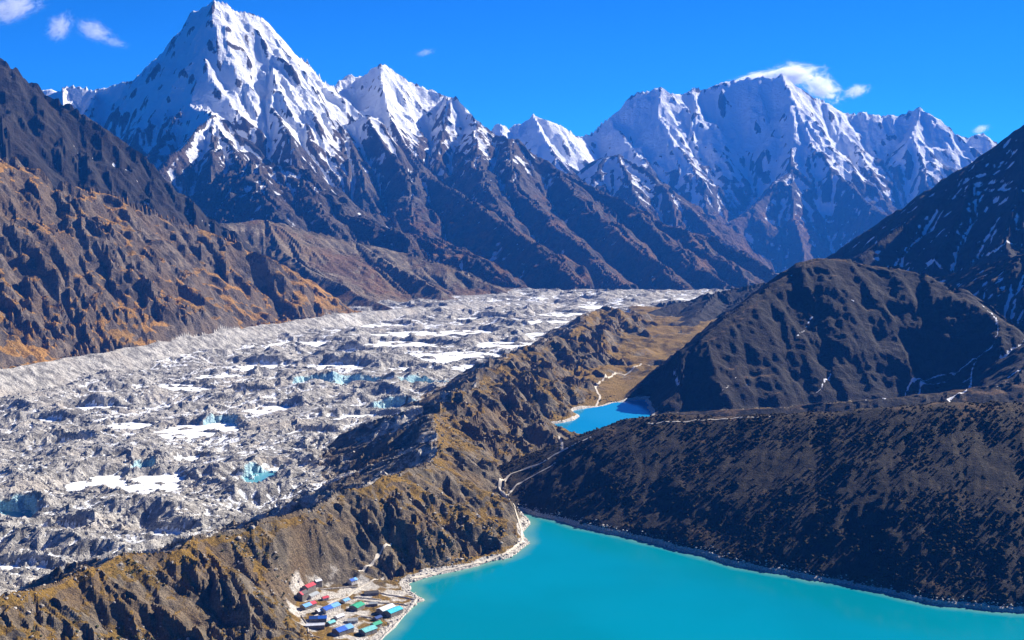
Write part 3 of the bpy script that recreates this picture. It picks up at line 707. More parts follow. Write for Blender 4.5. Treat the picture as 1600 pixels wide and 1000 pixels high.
def water_mat(name, c0, c1, rough, shallow=None):
    m, nt = new_mat(name)
    b = NB(nt)
    n = b.noise(7, 4, 0.6); big = b.noise(260, 3, 0.5)
    wv = b.n.new('ShaderNodeVectorMath'); wv.operation = 'MULTIPLY'; b.l.new(b.pos, wv.inputs[0]); wv.inputs[1].default_value = (0.35, 1.0, 1.0)
    gust = b.noise(120, 5, 0.6, wv.outputs[0], 0.8)
    col = b.mix(b.ramp(big, 0.35, 0.65), c0, c1)
    if shallow: col = b.mix(b.ramp(b.math('ADD', b.attr('depth'), b.math('MULTIPLY_ADD', n, 0.12, -0.06)), 0.75, 0.0), col, shallow)
    p = b.principled(col, b.ramp(gust, 0.4, 0.65, rough * 0.7, rough * 1.3), b.bump(n, 0.06, b.ramp(gust, 0.35, 0.65, 0.12, 0.4)), 0.5)
    p.inputs['IOR'].default_value = 1.333
    return m
M['lake'] = water_mat('glacial_lake_water', (0.0, 0.18, 0.235), (0.0, 0.20, 0.27), 0.14, (0.10, 0.26, 0.23))
M['lake_b'] = water_mat('far_lake_water', (0.0, 0.19, 0.35), (0.01, 0.22, 0.39), 0.12)
M['melt'] = water_mat('meltwater_ice', (0.25, 0.58, 0.68), (0.55, 0.75, 0.8), 0.3)
M['bluepond'] = water_mat('blue_meltwater', (0.04, 0.22, 0.28), (0.12, 0.36, 0.42), 0.15)
def ice_mat():
    m, nt = new_mat('frozen_pond_ice')
    b = NB(nt)
    n = b.noise(18, 8, 0.6); n2 = b.noise(60, 4, 0.5)
    col = b.mix(b.ramp(n, 0.4, 0.62), (0.80, 0.84, 0.88), (0.88, 0.89, 0.9))
    col = b.mix(b.ramp(b.math('ADD', n, b.math('MULTIPLY', n2, 0.7)), 0.98, 1.1), col, (0.55, 0.57, 0.58))
    b.principled(col, 0.6, b.bump(n, 0.6), 0.3)
    return m
M['ice'] = ice_mat()

def plain(name, c, rough=0.8, lam=1.5, var=0.25, spec=0.3, metal=0.0):
    m, nt = new_mat(name)
    b = NB(nt)
    n = b.noise(lam, 5, 0.6)
    dk = tuple(x * (1 - var) for x in c)
    p = b.principled(b.mix(b.ramp(n, 0.35, 0.65), dk, c), rough, b.bump(n, 0.03), spec)
    p.inputs['Metallic'].default_value = metal
    return m

# ------------------------------------------------------------------ build the ground objects
def tag(o, label=None, cat=None, group=None, kind=None):
    if label: o['label'] = label
    if cat: o['category'] = cat
    if group: o['group'] = group
    if kind: o['kind'] = kind
    return o

V3 = np.stack([GX, GY, Z], -1).reshape(-1, 3).astype(F)
IDX = np.arange(NR * NT).reshape(NR, NT)
QUADS = np.stack([IDX[:-1, :-1], IDX[:-1, 1:], IDX[1:, 1:], IDX[1:, :-1]], -1).reshape(-1, 4)
FREG = REG[:-1, :-1].reshape(-1)

def mesh_np(name, verts, faces, mats, smooth=True, attrs=None):
    me = bpy.data.meshes.new(name)
    n = faces.shape[1]
    me.vertices.add(len(verts)); me.vertices.foreach_set('co', np.ascontiguousarray(verts, F).ravel())
    me.loops.add(faces.size); me.loops.foreach_set('vertex_index', np.ascontiguousarray(faces, np.int32).ravel())
    me.polygons.add(len(faces))
    me.polygons.foreach_set('loop_start', np.arange(0, faces.size, n, dtype=np.int32))
    me.polygons.foreach_set('loop_total', np.full(len(faces), n, np.int32))
    me.polygons.foreach_set('use_smooth', np.full(len(faces), smooth))
    me.update(calc_edges=True)
    for k, a in (attrs or {}).items():
        at = me.attributes.new(k, 'FLOAT', 'POINT'); at.data.foreach_set('value', np.ascontiguousarray(a, F))
    for mt in mats: me.materials.append(mt)
    o = bpy.data.objects.new(name, me)
    COL.objects.link(o)
    return o

ATT = {'snow': snow.ravel(), 'grass': grass.ravel(), 'pale': pale.ravel(), 'blue': blue_i.astype(F).ravel()}
# the bank belongs with the ice it borders only by look; every region is its own object
SETTING = [
    (GLACIER, 'glacier', 'glacier', 'grey debris-covered glacier with hummocks and white frozen ponds filling the valley', 'glacier'),
    (MORAINE, 'moraine_ridge', 'moraine', 'brown gullied moraine ridge between the glacier and the turquoise lakes', 'ridge'),
    (VALLEY, 'valley_floor', 'moraine', 'brown grassy valley floor beside the lakes and under the village', 'valley floor'),
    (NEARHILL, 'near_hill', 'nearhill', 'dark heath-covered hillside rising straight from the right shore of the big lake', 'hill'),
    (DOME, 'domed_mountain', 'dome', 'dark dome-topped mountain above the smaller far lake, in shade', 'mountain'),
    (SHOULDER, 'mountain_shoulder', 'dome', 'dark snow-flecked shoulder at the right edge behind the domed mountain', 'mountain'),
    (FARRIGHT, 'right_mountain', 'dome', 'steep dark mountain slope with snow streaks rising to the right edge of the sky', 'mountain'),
    (GAPHILL, 'gap_hill', 'dome', 'low dark hill in the gap left of the domed mountain', 'hill'),
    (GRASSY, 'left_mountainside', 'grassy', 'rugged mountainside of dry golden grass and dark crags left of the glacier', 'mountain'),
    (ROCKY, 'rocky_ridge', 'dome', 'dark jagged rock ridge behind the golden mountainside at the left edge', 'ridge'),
    (BROWN, 'brown_hill', 'brown', 'smooth brown hill beyond the golden mountainside at the glacier edge', 'hill'),
    (PEAK_A, 'snow_peak', 'peak', 'tallest snow peak, a steep white pyramid at upper left', 'mountain'),
    (PEAK_B, 'second_snow_peak', 'peak', 'second snow peak with a long dark ridge falling right to the valley', 'mountain'),
    (SNOWHUMP, 'snow_hump', 'peak', 'small pure white snow hump on the skyline at far left', 'mountain'),
    (FARPEAKS, 'far_small_peaks', 'far', 'small far snow peaks in the middle of the skyline', 'mountain'),
    (MASSIF, 'snow_massif', 'far', 'broad blue-hazed snow massif on the right skyline under a banner cloud', 'mountain'),
    (SPUR, 'hazy_spur', 'far', 'blue-hazed rock spur with snow patches before the right snow massif', 'mountain'),
    (BANK, 'gravel_bank', 'glacier', 'pale gravel bank along the far left edge of the glacier', 'bank')]
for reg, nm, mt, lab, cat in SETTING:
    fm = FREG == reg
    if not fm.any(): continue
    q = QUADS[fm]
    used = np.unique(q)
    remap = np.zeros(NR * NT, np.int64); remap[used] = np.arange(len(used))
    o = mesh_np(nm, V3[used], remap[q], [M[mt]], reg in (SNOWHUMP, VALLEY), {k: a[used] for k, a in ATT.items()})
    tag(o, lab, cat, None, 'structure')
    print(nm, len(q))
# ------------------------------------------------------------------ water
def sheet(name, poly, z, mat):
    from mathutils.geometry import tessellate_polygon
    P = [Vector((x, y, z)) for x, y in poly]
    tri = tessellate_polygon([P])
    me = bpy.data.meshes.new(name)
    me.from_pydata([tuple(p) for p in P], [], [tuple(t) for t in tri])
    me.update()
    me.materials.append(mat)
    o = bpy.data.objects.new(name, me)
    COL.objects.link(o)
    import bmesh
    bm = bmesh.new(); bm.from_mesh(me)
    bmesh.ops.recalc_face_normals(bm, faces=bm.faces)
    if sum(f.normal.z for f in bm.faces) < 0: bmesh.ops.reverse_faces(bm, faces=bm.faces)
    bm.to_mesh(me); bm.free()
    return o

def outset(poly, d):
    P = np.array(poly, float)
    area = 0.5 * np.sum(P[:, 0] * np.roll(P[:, 1], -1) - np.roll(P[:, 0], -1) * P[:, 1])
    e = np.roll(P, -1, 0) - P
    nrm = np.stack([e[:, 1], -e[:, 0]], -1) / (np.linalg.norm(e, axis=1, keepdims=True) + 1e-9) * (1 if area > 0 else -1)
    vn = nrm + np.roll(nrm, 1, 0)
    vn /= np.linalg.norm(vn, axis=1, keepdims=True) + 1e-9
    return [tuple(p) for p in P + vn * d]

sub = (slice(0, None, 2), slice(0, None, 2))
sx_, sy_, sd_ = GX[sub], GY[sub], SDA[sub]
i2 = np.arange(sx_.size).reshape(sx_.shape)
lq = np.stack([i2[:-1, :-1], i2[:-1, 1:], i2[1:, 1:], i2[1:, :-1]], -1).reshape(-1, 4)
lq = lq[(sd_[:-1, :-1].ravel() < 9)]
lu = np.unique(lq); lr = np.zeros(sx_.size, np.int64); lr[lu] = np.arange(len(lu))
lake = mesh_np('lake', np.stack([sx_.ravel()[lu], sy_.ravel()[lu], np.zeros(len(lu))], -1), lr[lq], [M['lake']], False, {'depth': np.clip(-sd_.ravel()[lu] / 30.0, 0, 1)})
tag(lake, 'large turquoise glacial lake in the foreground beside the village', 'lake', None, 'structure')
tag(sheet('far_lake', outset(LAKE_B, 9), LAKE_B_Z, M['lake_b']), 'smaller bright blue lake farther down the valley', 'lake', None, 'structure')

ORD = ['leftmost', 'second from left', 'third from left', 'fourth from left', 'fifth from left', 'sixth from left', 'seventh from left', 'eighth from left', 'ninth from left', 'tenth from left', 'eleventh from left', 'twelfth from left'] + ['%dth from left' % k for k in range(13, 40)]
LOOK = {'ice': 'white frozen pond', 'melt': 'pale turquoise icy pond', 'blue': 'deep blue-green meltwater pond'}
band = lambda p: 'near' if p[1] > 700 else 'middle' if p[1] > 590 else 'far'
pond_label = []
for p in PONDS:
    same = sorted(q[0] + 1e-3 * q[1] for q in PONDS if q[4] == p[4] and band(q) == band(p))
    pond_label.append('%s, %s of its kind on the %s part of the glacier' % (LOOK[p[4]], ORD[same.index(p[0] + 1e-3 * p[1])], band(p)))
for (x0, y0, z0, ax, ay, kd), plab in zip(POND_DATA, pond_label):
    nseg = 40
    ph = RNG.random(4) * 6.28
    pts = []
    for i in range(nseg):
        a = 2 * math.pi * i / nseg
        k = 1.22 + 0.10 * math.sin(2 * a + ph[0]) + 0.08 * math.sin(3 * a + ph[1]) + 0.05 * math.sin(7 * a + ph[2])
        pts.append((x0 + ax * k * math.cos(a), y0 + ay * k * math.sin(a)))
    o = sheet({'ice': 'frozen_pond', 'melt': 'icy_pond', 'blue': 'meltwater_pond'}[kd], pts, z0, M[{'ice': 'ice', 'melt': 'melt', 'blue': 'bluepond'}[kd]])
    tag(o, plab, 'pond', 'ponds on the glacier', 'structure')

# ------------------------------------------------------------------ footpaths laid over the ground
M['path'] = plain('trodden_gravel', (0.58, 0.52, 0.43), 0.95, 2.0, 0.25, 0.1)
def drape(name, px, width, mat, lift=0.5, step=3.0, jitter=0.0, pts=None):
    P = np.array([hit(u, v)[:2] for u, v in px] if pts is None else pts)
    d = np.r_[0, np.cumsum(np.linalg.norm(np.diff(P, axis=0), axis=1))]
    s = np.arange(0, d[-1], step)
    x = np.interp(s, d, P[:, 0]); y = np.interp(s, d, P[:, 1])
    for _ in range(3):
        x[1:-1] = (x[:-2] + x[1:-1] + x[2:]) / 3; y[1:-1] = (y[:-2] + y[1:-1] + y[2:]) / 3
    x = x + jitter * perlin(s / 22, s * 0, 901); y = y + jitter * perlin(s / 22, s * 0, 902)
    tx, ty = np.gradient(x), np.gradient(y)
    L = np.hypot(tx, ty) + 1e-9
    nx, ny = -ty / L, tx / L
    w = width * (0.75 + 0.5 * perlin(s / 9, s * 0, 903) + 0.25)
    offs = (-0.5, 0.0, 0.5)
    V = []
    for k in offs:
        X = x + nx * w * k; Y = y + ny * w * k
        zz = np.maximum.reduce([hs(X, Y), hs(X + 1, Y), hs(X - 1, Y), hs(X, Y + 1), hs(X, Y - 1)])
        V.append(np.stack([X, Y, zz + lift * (1.0 if k == 0 else 0.45)], -1))
    V = np.concatenate(V)
    n = len(s)
    f = []
    for k in range(2):
        for i in range(n - 1):
            f.append((k * n + i, k * n + i + 1, (k + 1) * n + i + 1, (k + 1) * n + i))
    fa = np.array(f)[:, ::-1]
    return mesh_np(name, V, fa, [mat])

PATHS = [
    ('winding pale footpath linking the turquoise lake to the far lake', 3.6, [(803, 792), (790, 777), (779, 764), (782, 751), (797, 741), (815, 735), (838, 728), (852, 721), (866, 711), (880, 704), (900, 694), (925, 683)]),
    ('short pale path running straight down to the far lake', 3.4, [(878, 704), (876, 692), (873, 681)]),
    ('pale path side loop beside the winding footpath', 2.6, [(790, 777), (800, 768), (808, 757), (822, 750), (846, 737), (868, 724)]),
    ('pale path following the lake shore below the moraine', 2.4, [(640, 905), (690, 893), (740, 881), (790, 866), (816, 848), (815, 826), (808, 806), (803, 793)]),
    ('short steep pale path on the moraine above the village', 2.2, [(560, 893), (585, 880), (592, 868), (603, 855), (613, 848)]),
    ('thin pale path in the brown meadow past the far lake', 4.0, [(930, 640), (938, 620), (930, 606), (942, 594), (962, 583), (990, 577), (1015, 570)]),
    ('pale village path between the blue roofs and green roof', 2.0, [(478, 972), (500, 958), (520, 940), (545, 932), (556, 922), (575, 912), (600, 905)]),
    ('pale track along the lit crest of the near hill', 2.6, [(1010, 662), (1060, 660), (1110, 656), (1160, 653), (1205, 651)])]
for lab, w, px in PATHS:
    tag(drape('footpath', px, w * 1.25, M['path'], jitter=1.5), lab, 'path', None, 'structure')

# ------------------------------------------------------------------ village
M['stone'] = plain('stone_wall', (0.26, 0.235, 0.20), 0.95, 0.8, 0.55, 0.1)
M['white_wall'] = plain('whitewashed_wall', (0.62, 0.59, 0.54), 0.9, 1.2, 0.2, 0.2)
M['glass'] = plain('dark_window_glass', (0.03, 0.04, 0.05), 0.15, 1.0, 0.2, 0.6)
M['wood'] = plain('painted_wood', (0.16, 0.09, 0.05), 0.7, 0.5, 0.3, 0.3)
M['drywall'] = plain('dry_stone', (0.62, 0.57, 0.50), 0.95, 0.7, 0.5, 0.1)
ROOF = {k: plain('roof_' + k, c, 0.45, 2.5, 0.22, 0.5) for k, c in {
    'blue': (0.02, 0.11, 0.50), 'lightblue': (0.16, 0.40, 0.74), 'green': (0.03, 0.36, 0.20), 'cyan': (0.04, 0.48, 0.62), 'red': (0.55, 0.05, 0.07), 'white': (0.74, 0.76, 0.80),
    'teal': (0.16, 0.50, 0.50), 'grey': (0.34, 0.37, 0.38), 'dark': (0.07, 0.065, 0.06), 'navy': (0.015, 0.06, 0.24)}.items()}

def box_np(x0, x1, y0, y1, z0, z1):
    v = np.array([(x, y, z) for z in (z0, z1) for x, y in ((x0, y0), (x1, y0), (x1, y1), (x0, y1))], F)
    f = np.array([(0, 3, 2, 1), (4, 5, 6, 7), (0, 1, 5, 4), (1, 2, 6, 5), (2, 3, 7, 6), (3, 0, 4, 7)])
    return v, f

def part(name, boxes, mat, parent):
    V, Fc, n = [], [], 0
    for b in boxes:
        v, f = box_np(*b) if not isinstance(b[0], np.ndarray) else b
        V.append(v); Fc.append(f + n); n += len(v)
    o = mesh_np(name, np.concatenate(V), np.concatenate(Fc), [mat], False)
    o.parent = parent
    return o

def gable(L, W, H, rise, x0, x1, over=0.5, th=0.16):
    """two roof slopes with thickness, running along x"""
    hw = W / 2 + over
    drop = rise * over / (W / 2)
    prof = [(-hw, H - drop), (0, H + rise), (hw, H - drop), (hw, H - drop + th), (0, H + rise + th * 1.2), (-hw, H - drop + th)]
    v = np.array([(x, y, z) for x in (x0, x1) for y, z in prof], F)
    f = np.array([(0, 1, 7, 6), (1, 2, 8, 7), (2, 3, 9, 8), (3, 4, 10, 9), (4, 5, 11, 10), (5, 0, 6, 11), (0, 5, 4, 1), (1, 4, 3, 2), (6, 7, 10, 11), (7, 8, 9, 10)])
    return v, f

def house(label, u, v, L, W, H, rise, rot, roof, walls='stone', roof2=None, split=0.5):
    L, W, H, rise = L * 1.18, W * 1.2, H * 1.1, rise * 1.2
    x, y, z = hit(u, v)
    c, s = math.cos(rot), math.sin(rot)
    zs = [float(hs(x + c * a - s * b, y + s * a + c * b)) for a in (-L / 2, L / 2) for b in (-W / 2, W / 2)]
    zb, zt = min(zs), max(zs)
    root = bpy.data.objects.new('house', None)
    root.location = (x, y, zt - 0.1)
    root.rotation_euler = (0, 0, rot)
    COL.objects.link(root)
    tag(root, label, 'house', 'houses of the lakeside village')
    dn = zb - zt - 0.6
    hw, hl = W / 2, L / 2
    v = np.array([(-hl, -hw, dn), (-hl, hw, dn), (-hl, hw, H), (-hl, 0, H + rise - 0.02), (-hl, -hw, H), (hl, -hw, dn), (hl, hw, dn), (hl, hw, H), (hl, 0, H + rise - 0.02), (hl, -hw, H)], F)
    me = bpy.data.meshes.new('wall')
    me.from_pydata([tuple(map(float, p)) for p in v], [], [(0, 4, 3, 2, 1), (5, 6, 7, 8, 9), (0, 5, 9, 4), (1, 2, 7, 6)])
    me.materials.append(M['stone' if walls == 'stone' else 'white_wall'])
    w = bpy.data.objects.new('wall', me); COL.objects.link(w); w.parent = root
    if roof2:
        xs = -hl + L * split
        r1 = part('roof', [gable(L, W, H, rise, -hl - 0.5, xs)], ROOF[roof], root)
        r2 = part('roof', [gable(L, W, H, rise, xs, hl + 0.5, th=0.2)], ROOF[roof2], root)
        r1['label'] = roof + ' half of the sheet metal roof'; r2['label'] = roof2 + ' half of the sheet metal roof'
    else:
        r1 = part('roof', [gable(L, W, H, rise, -hl - 0.5, hl + 0.5)], ROOF[roof], root)
    part('ridge_cap', [(-hl - 0.55, hl + 0.55, -0.22, 0.22, H + rise + 0.14, H + rise + 0.26)], ROOF[roof], r1)
    n = max(2, int(L / 3.2))
    for sgn in (-1, 1):
        for i in range(n):
            cx = -hl + L * (i + 0.5) / n
            if sgn < 0 and i == n // 2:
                part('door', [(cx - 0.5, cx + 0.5, -hw - 0.07, -hw + 0.05, 0.0, 1.95)], M['wood'], root)
                continue
            yy = sgn * hw
            fr = part('window', [(cx - 0.65, cx + 0.65, yy - 0.06, yy + 0.06, 0.85, 0.95), (cx - 0.65, cx + 0.65, yy - 0.06, yy + 0.06, 1.85, 1.95), (cx - 0.65, cx - 0.55, yy - 0.06, yy + 0.06, 0.95, 1.85), (cx + 0.55, cx + 0.65, yy - 0.06, yy + 0.06, 0.95, 1.85)], M['white_wall'], root)
            part('pane', [(cx - 0.55, cx + 0.55, yy - 0.03, yy + 0.03, 0.95, 1.85)], M['glass'], fr)
    return root

R_ = math.radians
HOUSES = [
    ('small house with bright blue roof set apart at the top of the village', 551, 912, 9, 6.5, 2.8, 1.6, R_(50), 'blue', 'white', 'lightblue', 0.6),
    ('low hut with a dark roof by the stony ground above the fields', 580, 929, 15, 7, 2.4, 1.2, R_(15), 'dark', 'stone', None, 0.5),
    ('red roofed house at the upper left corner of the village', 483, 925, 13, 8, 3.0, 1.8, R_(58), 'red', 'stone', None, 0.5),
    ('grey metal roofed house beside the topmost red roof', 489, 933, 13, 7, 3.0, 1.6, R_(58), 'grey', 'white', None, 0.5),
    ('dark fronted house with red roof end at the left village edge', 473, 937, 10, 8, 3.6, 2.2, R_(58), 'red', 'stone', 'dark', 0.25),
    ('house with a half red half pale blue roof at the left village edge', 482, 949, 16, 8, 3.2, 1.8, R_(52), 'lightblue', 'stone', 'red', 0.6),
    ('long house with a dark blue and light blue roof in the village centre', 516, 954, 21, 9.5, 3.6, 1.9, R_(52), 'blue', 'white', 'lightblue', 0.5),
    ('green roofed house in the middle of the village', 558, 951, 13, 10.5, 3.4, 1.8, R_(60), 'green', 'stone', None, 0.5),
    ('big house with a white roof close to the lake', 603, 956, 19, 9.5, 4.2, 1.8, R_(52), 'white', 'stone', None, 0.5),
    ('bright cyan roofed lodge nearest the lake shore', 615, 960, 18, 9.5, 4.4, 1.8, R_(52), 'cyan', 'stone', None, 0.5),
    ('long low house with a navy roof below the red roofs', 497, 970, 17, 8, 2.8, 1.6, R_(8), 'navy', 'stone', 'blue', 0.5),
    ('low white roofed shed in front of the navy roofed house', 493, 981, 18, 6, 2.2, 1.1, R_(8), 'white', 'stone', None, 0.5),
    ('large blue roofed house at the bottom of the village', 536, 988, 19, 11, 3.8, 2.2, R_(48), 'blue', 'stone', 'lightblue', 0.6),
    ('teal roofed house at the bottom edge of the village', 575, 989, 16, 10, 3.6, 1.9, R_(48), 'teal', 'stone', None, 0.5),
    ('small green roofed annex behind the teal roofed house', 588, 979, 10, 7, 3.2, 1.6, R_(48), 'green', 'stone', None, 0.5),
    ('small white roofed shed right of the long blue roofed house', 530, 966, 10, 6, 2.3, 1.2, R_(50), 'white', 'white', None, 0.5),
    ('small light blue roofed hut left of the green roof', 540, 941, 8, 6, 2.4, 1.2, R_(55), 'lightblue', 'white', None, 0.5),
    ('pale roofed house just above the navy roofed house', 500, 957, 9, 6, 2.6, 1.3, R_(50), 'white', 'stone', None, 0.5),
    ('small teal roofed hut between the large blue roof and navy roof', 517, 976, 8, 6, 2.4, 1.2, R_(50), 'teal', 'stone', None, 0.5),
    ('grey roofed shed between the green roof and the large blue roof', 551, 972, 10, 6, 2.4, 1.2, R_(12), 'grey', 'white', None, 0.5),
    ('small navy roofed hut below the white roof', 590, 968, 8, 5.5, 2.3, 1.2, R_(50), 'navy', 'stone', None, 0.5),
    ('small white roofed hut on the slope above the red roofs', 497, 915, 7, 5, 2.2, 1.1, R_(40), 'white', 'stone', None, 0.5),
    ('tiny red roofed hut right of the grey metal roof', 508, 937, 7, 5, 2.2, 1.1, R_(40), 'red', 'white', None, 0.5),
    ('small grey roofed stone hut between green roof and white roof', 583, 946, 9, 5, 2.2, 1.0, R_(10), 'grey', 'stone', None, 0.5)]
for h in HOUSES: house(*h)

def stone_wall(label, px, hgt=1.3, wid=1.0):
    P = np.array([hit(u, v)[:2] for u, v in px])
    d = np.r_[0, np.cumsum(np.linalg.norm(np.diff(P, axis=0), axis=1))]
    s = np.arange(0, d[-1], 0.9)
    x = np.interp(s, d, P[:, 0]); y = np.interp(s, d, P[:, 1])
    tx, ty = np.gradient(x), np.gradient(y); L = np.hypot(tx, ty) + 1e-9
    nx, ny = -ty / L, tx / L
    z = hs(x, y)
    n = len(s)
    rows_ = []
    for k, (o_, h_) in enumerate(((-0.6, -0.5), (-0.5, 0.75), (-0.2, 1.0), (0.25, 1.0), (0.5, 0.7), (0.6, -0.5))):
        j = RNG.normal(0, 0.14, n)
        rows_.append(np.stack([x + nx * (o_ * wid + j), y + ny * (o_ * wid + j), z + h_ * hgt + RNG.normal(0, 0.16, n)], -1))
    V = np.concatenate(rows_)
    f = [(k * n + i + 1, k * n + i, (k + 1) * n + i, (k + 1) * n + i + 1) for k in range(5) for i in range(n - 1)]
    o = mesh_np('dry_stone_wall', V, np.array(f)[:, ::-1], [M['drywall']], False)
    return tag(o, label, 'wall', 'dry stone walls round the village plots', 'thing')

WALLS = [
    ('pale stone wall along the lake edge of the village', [(650, 938), (640, 952), (628, 966), (615, 981), (600, 995), (585, 1012)], 1.8, 3.0),
    ('low stone wall from the shore wall up to the dark roofed hut', [(648, 938), (630, 934), (610, 931), (592, 927)], 1.3, 1.2),
    ('low stone wall in front of the dark roofed hut', [(596, 938), (575, 936), (552, 934)], 1.2, 1.2),
    ('low stone wall above the yellow plot near the topmost blue roof', [(500, 922), (522, 920), (545, 918), (558, 919)], 1.2, 1.0),
    ('low stone wall along the left side of the lowest village plots', [(470, 962), (480, 975), (482, 990), (500, 998)], 1.2, 1.0),
    ('low stone wall between the green roof and the teal roof', [(545, 968), (565, 964), (585, 967), (596, 972)], 1.2, 1.0),
    ('low stone wall across the plot behind the white roof', [(570, 940), (595, 943), (622, 944), (636, 947)], 1.2, 1.0)]
for w in WALLS: stone_wall(*w)

# ------------------------------------------------------------------ loose stones and shrubs, too many to count
ICO_V = []
g_ = (1 + 5 ** 0.5) / 2
for a in (-1, 1):
    for b_ in (-g_, g_):
        ICO_V += [(0, a, b_), (a, b_, 0), (b_, 0, a)]
ICO_V = np.array(ICO_V) / math.hypot(1, g_)
from itertools import combinations
ICO_F = []
for t in combinations(range(12), 3):
    e = [np.linalg.norm(ICO_V[t[i]] - ICO_V[t[(i + 1) % 3]]) for i in range(3)]
    if max(e) < 1.1:
        n_ = np.cross(ICO_V[t[1]] - ICO_V[t[0]], ICO_V[t[2]] - ICO_V[t[0]])
        ICO_F.append(t if n_ @ ICO_V[t[0]] > 0 else (t[0], t[2], t[1]))
ICO_F = np.array(ICO_F)

def scatter(name, label, cat, mask, weight, count, size, flat, mat, jit=0.28, sink=0.25, smooth=False, rmax=1e9):
    w = (mask * weight * (RR < rmax)).ravel() * (RR.ravel() ** 2)
    cells = np.repeat(np.diff(RS, append=RS[-1] * 1.0017) / RS, NT)
    w = w * cells
    w = np.cumsum(w); w /= w[-1]
    k = np.searchsorted(w, RNG.random(count))
    k = np.minimum(k, NR * NT - 1)
    x = GX.ravel()[k] + RNG.normal(0, 2, count); y = GY.ravel()[k] + RNG.normal(0, 2, count)
    z = hs(x, y)
    s = size(count)
    V = ICO_V[None] * (1 + RNG.normal(0, jit, (count, 12, 1)))
    ang = RNG.random(count) * 6.28
    ca, sa = np.cos(ang)[:, None], np.sin(ang)[:, None]
    sx = (s * RNG.uniform(0.8, 1.35, count))[:, None]; sy = (s * RNG.uniform(0.7, 1.1, count))[:, None]; sz = (s * flat * RNG.uniform(0.75, 1.25, count))[:, None]
    vx, vy, vz = V[..., 0] * sx, V[..., 1] * sy, V[..., 2] * sz
    W = np.stack([x[:, None] + vx * ca - vy * sa, y[:, None] + vx * sa + vy * ca, z[:, None] + vz + sz * (1 - 2 * sink) * 0.5], -1)
    f = (ICO_F[None] + (np.arange(count) * 12)[:, None, None]).reshape(-1, 3)
    o = mesh_np(name, W.reshape(-1, 3), f, [mat], smooth)
    return tag(o, label, cat, None, 'stuff')

M['boulder'] = plain('grey_boulder', (0.36, 0.355, 0.345), 0.95, 9, 0.6, 0.1)
M['boulder_m'] = plain('moraine_boulder', (0.40, 0.36, 0.31), 0.95, 7, 0.6, 0.1)
M['shrub'] = plain('dark_heath', (0.05, 0.04, 0.018), 1.0, 12, 0.5, 0.05)
M['shrub_b'] = plain('juniper_scrub', (0.05, 0.055, 0.025), 1.0, 6, 0.4, 0.05)
heavy = lambda lo, hi, p: (lambda n: lo + (hi - lo) * RNG.random(n) ** p)
scatter('glacier_boulders', 'loose grey boulders strewn over the glacier debris', 'boulders', (REG == GLACIER) * 1.0, np.clip(0.5 + n_b, 0.1, 2) / (1 + (RR / 2600) ** 3), 9000, heavy(1.0, 5.0, 4), 0.75, M['boulder'], rmax=4200)
scatter('moraine_boulders', 'pale loose stones scattered over the moraine slopes', 'stones', ((REG == MORAINE) | (REG == VALLEY)) & (SDA > 1) & (SDB > 2) & (ve > 0.85), np.clip(0.25 + n_c * 1.5 + n_b, 0.02, 2), 6500, heavy(0.7, 3.0, 4), 0.7, M['boulder_m'], rmax=2700)
scatter('shore_stones', 'pale stones along the lake shore', 'stones', (np.abs(SDA - 3) < 7) * 1.0, 1.0, 2600, heavy(0.5, 1.8, 3), 0.7, M['drywall'], rmax=2300)
scatter('heath_shrubs', 'low dark heath shrubs covering the near hillside', 'shrubs', ((REG == NEARHILL) & (SDA > 6)) * 1.0, np.clip(0.35 + 1.3 * n_b + n_c, 0.03, 2), 13000, heavy(0.9, 2.8, 2), 0.7, M['shrub'], rmax=2300, sink=0.1)
scatter('scrub', 'dark juniper scrub on the moraine and valley floor', 'shrubs', ((REG == MORAINE) | (REG == VALLEY)) & (SDA > 8) & (SDB > 3) & (ve > 0.9) & (GX > XCREST), np.clip(n_b * 1.5 + n_c, 0.0, 2), 4000, heavy(0.7, 2.4, 2), 0.6, M['shrub_b'], rmax=3200, sink=0.1)

# ------------------------------------------------------------------ clouds
def cloud_mat(name, dens, nscale, thr):
    m, nt = new_mat(name)
    N, Lk = nt.nodes, nt.links
    tc = N.new('ShaderNodeTexCoord')
    b = NB(nt)
    ln = N.new('ShaderNodeVectorMath'); ln.operation = 'LENGTH'; Lk.new(tc.outputs['Object'], ln.inputs[0])
    n = b.noise(1 / nscale, 9, 0.68, tc.outputs['Object'], 1.6)
    fall = b.ramp(ln.outputs['Value'], 1.0, 0.15)
    v = b.math('ADD', b.math('MULTIPLY', fall, 0.9), b.math('MULTIPLY_ADD', n, 3.6, -1.8 - 0.42 - thr))
    v = b.math('MULTIPLY', b.math('MAXIMUM', v, 0.0), fall)
    vol = N.new('ShaderNodeVolumePrincipled')
    vol.inputs['Color'].default_value = (0.97, 0.98, 1.0, 1)
    vol.inputs['Anisotropy'].default_value = 0.5
    Lk.new(b.math('MULTIPLY', v, dens * 1.6), vol.inputs['Density'])
    o = N.new('ShaderNodeOutputMaterial')
    Lk.new(vol.outputs[0], o.inputs['Volume'])
    return m

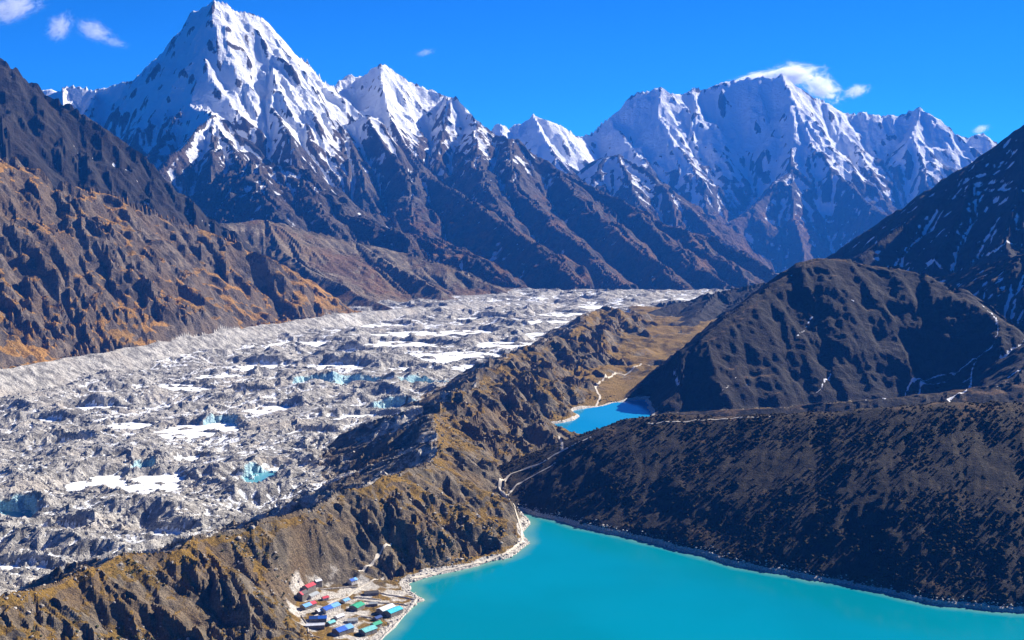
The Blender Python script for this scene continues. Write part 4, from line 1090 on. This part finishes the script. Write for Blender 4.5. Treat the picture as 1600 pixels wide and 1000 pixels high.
CLOUDS = [  # u, v, D, half width px, half height px, tilt, label, density, threshold
    (18, 12, 16500, 62, 26, 0.25, 'wispy white cloud in the top left corner of the sky', 0.010, 0.02),
    (92, 42, 17500, 32, 22, 0.7, 'small wispy cloud second from the top left corner', 0.009, 0.0),
    (148, 48, 17500, 40, 20, -0.45, 'wispy cloud left of the tallest snow peak', 0.009, 0.0),
    (180, 66, 18000, 26, 10, -0.3, 'thin cloud tail nearest the tallest snow peak', 0.006, 0.02),
    (664, 82, 20500, 20, 7, 0.2, 'tiny faint cloud in the middle of the sky', 0.006, 0.0),
    (1178, 122, 23500, 62, 12, 0.22, 'thin left end of the banner cloud on the right snow massif', 0.02, 0.12),
    (1238, 117, 23500, 60, 24, 0.05, 'white banner cloud streaming over the summit of the right snow massif', 0.022, 0.08),
    (1285, 136, 23700, 46, 26, -0.5, 'puffy trailing end of the banner cloud right of the summit', 0.02, 0.12),
    (1338, 142, 23500, 26, 13, 0.2, 'small detached puff right of the banner cloud', 0.018, 0.06),
    (1532, 202, 23500, 17, 8, 0.3, 'tiny white cloud above the right end of the snow massif', 0.010, -0.1)]
cm_cache = {}
for u, v, D, hw, hh, tilt, lab, dn, thr in CLOUDS:
    x, y, z = at_d(u, v, D)
    px = D / FPX
    o = mesh_np('cloud', ICO_V * 1.26, ICO_F, [cloud_mat('cloud_vapour', dn, 2.3, thr)], False)
    o.location = (x, y, z)
    o.rotation_euler = (0, -tilt, 0)
    o.scale = (hw * px * 1.25, max(hh, hw * 0.5) * px, hh * px * 1.35)
    tag(o, lab, 'cloud', None, 'stuff')

# ------------------------------------------------------------------ haze: the thin blue air of the valley
hv, hf = box_np(-9300, 9300, -300, 21500, -1420, 1790)
ho = mesh_np('haze', hv, hf, [], False)
hm, nt = new_mat('valley_air')
vol = nt.nodes.new('ShaderNodeVolumePrincipled')
vol.inputs['Color'].default_value = (0.03, 0.26, 1.0, 1)
vol.inputs['Density'].default_value = HAZE_DENSITY
vol.inputs['Anisotropy'].default_value = 0.0
oo = nt.nodes.new('ShaderNodeOutputMaterial')
nt.links.new(vol.outputs[0], oo.inputs['Volume'])
ho.data.materials.append(hm)
tag(ho, 'thin blue air haze filling the valley and mountains', 'haze', None, 'stuff')
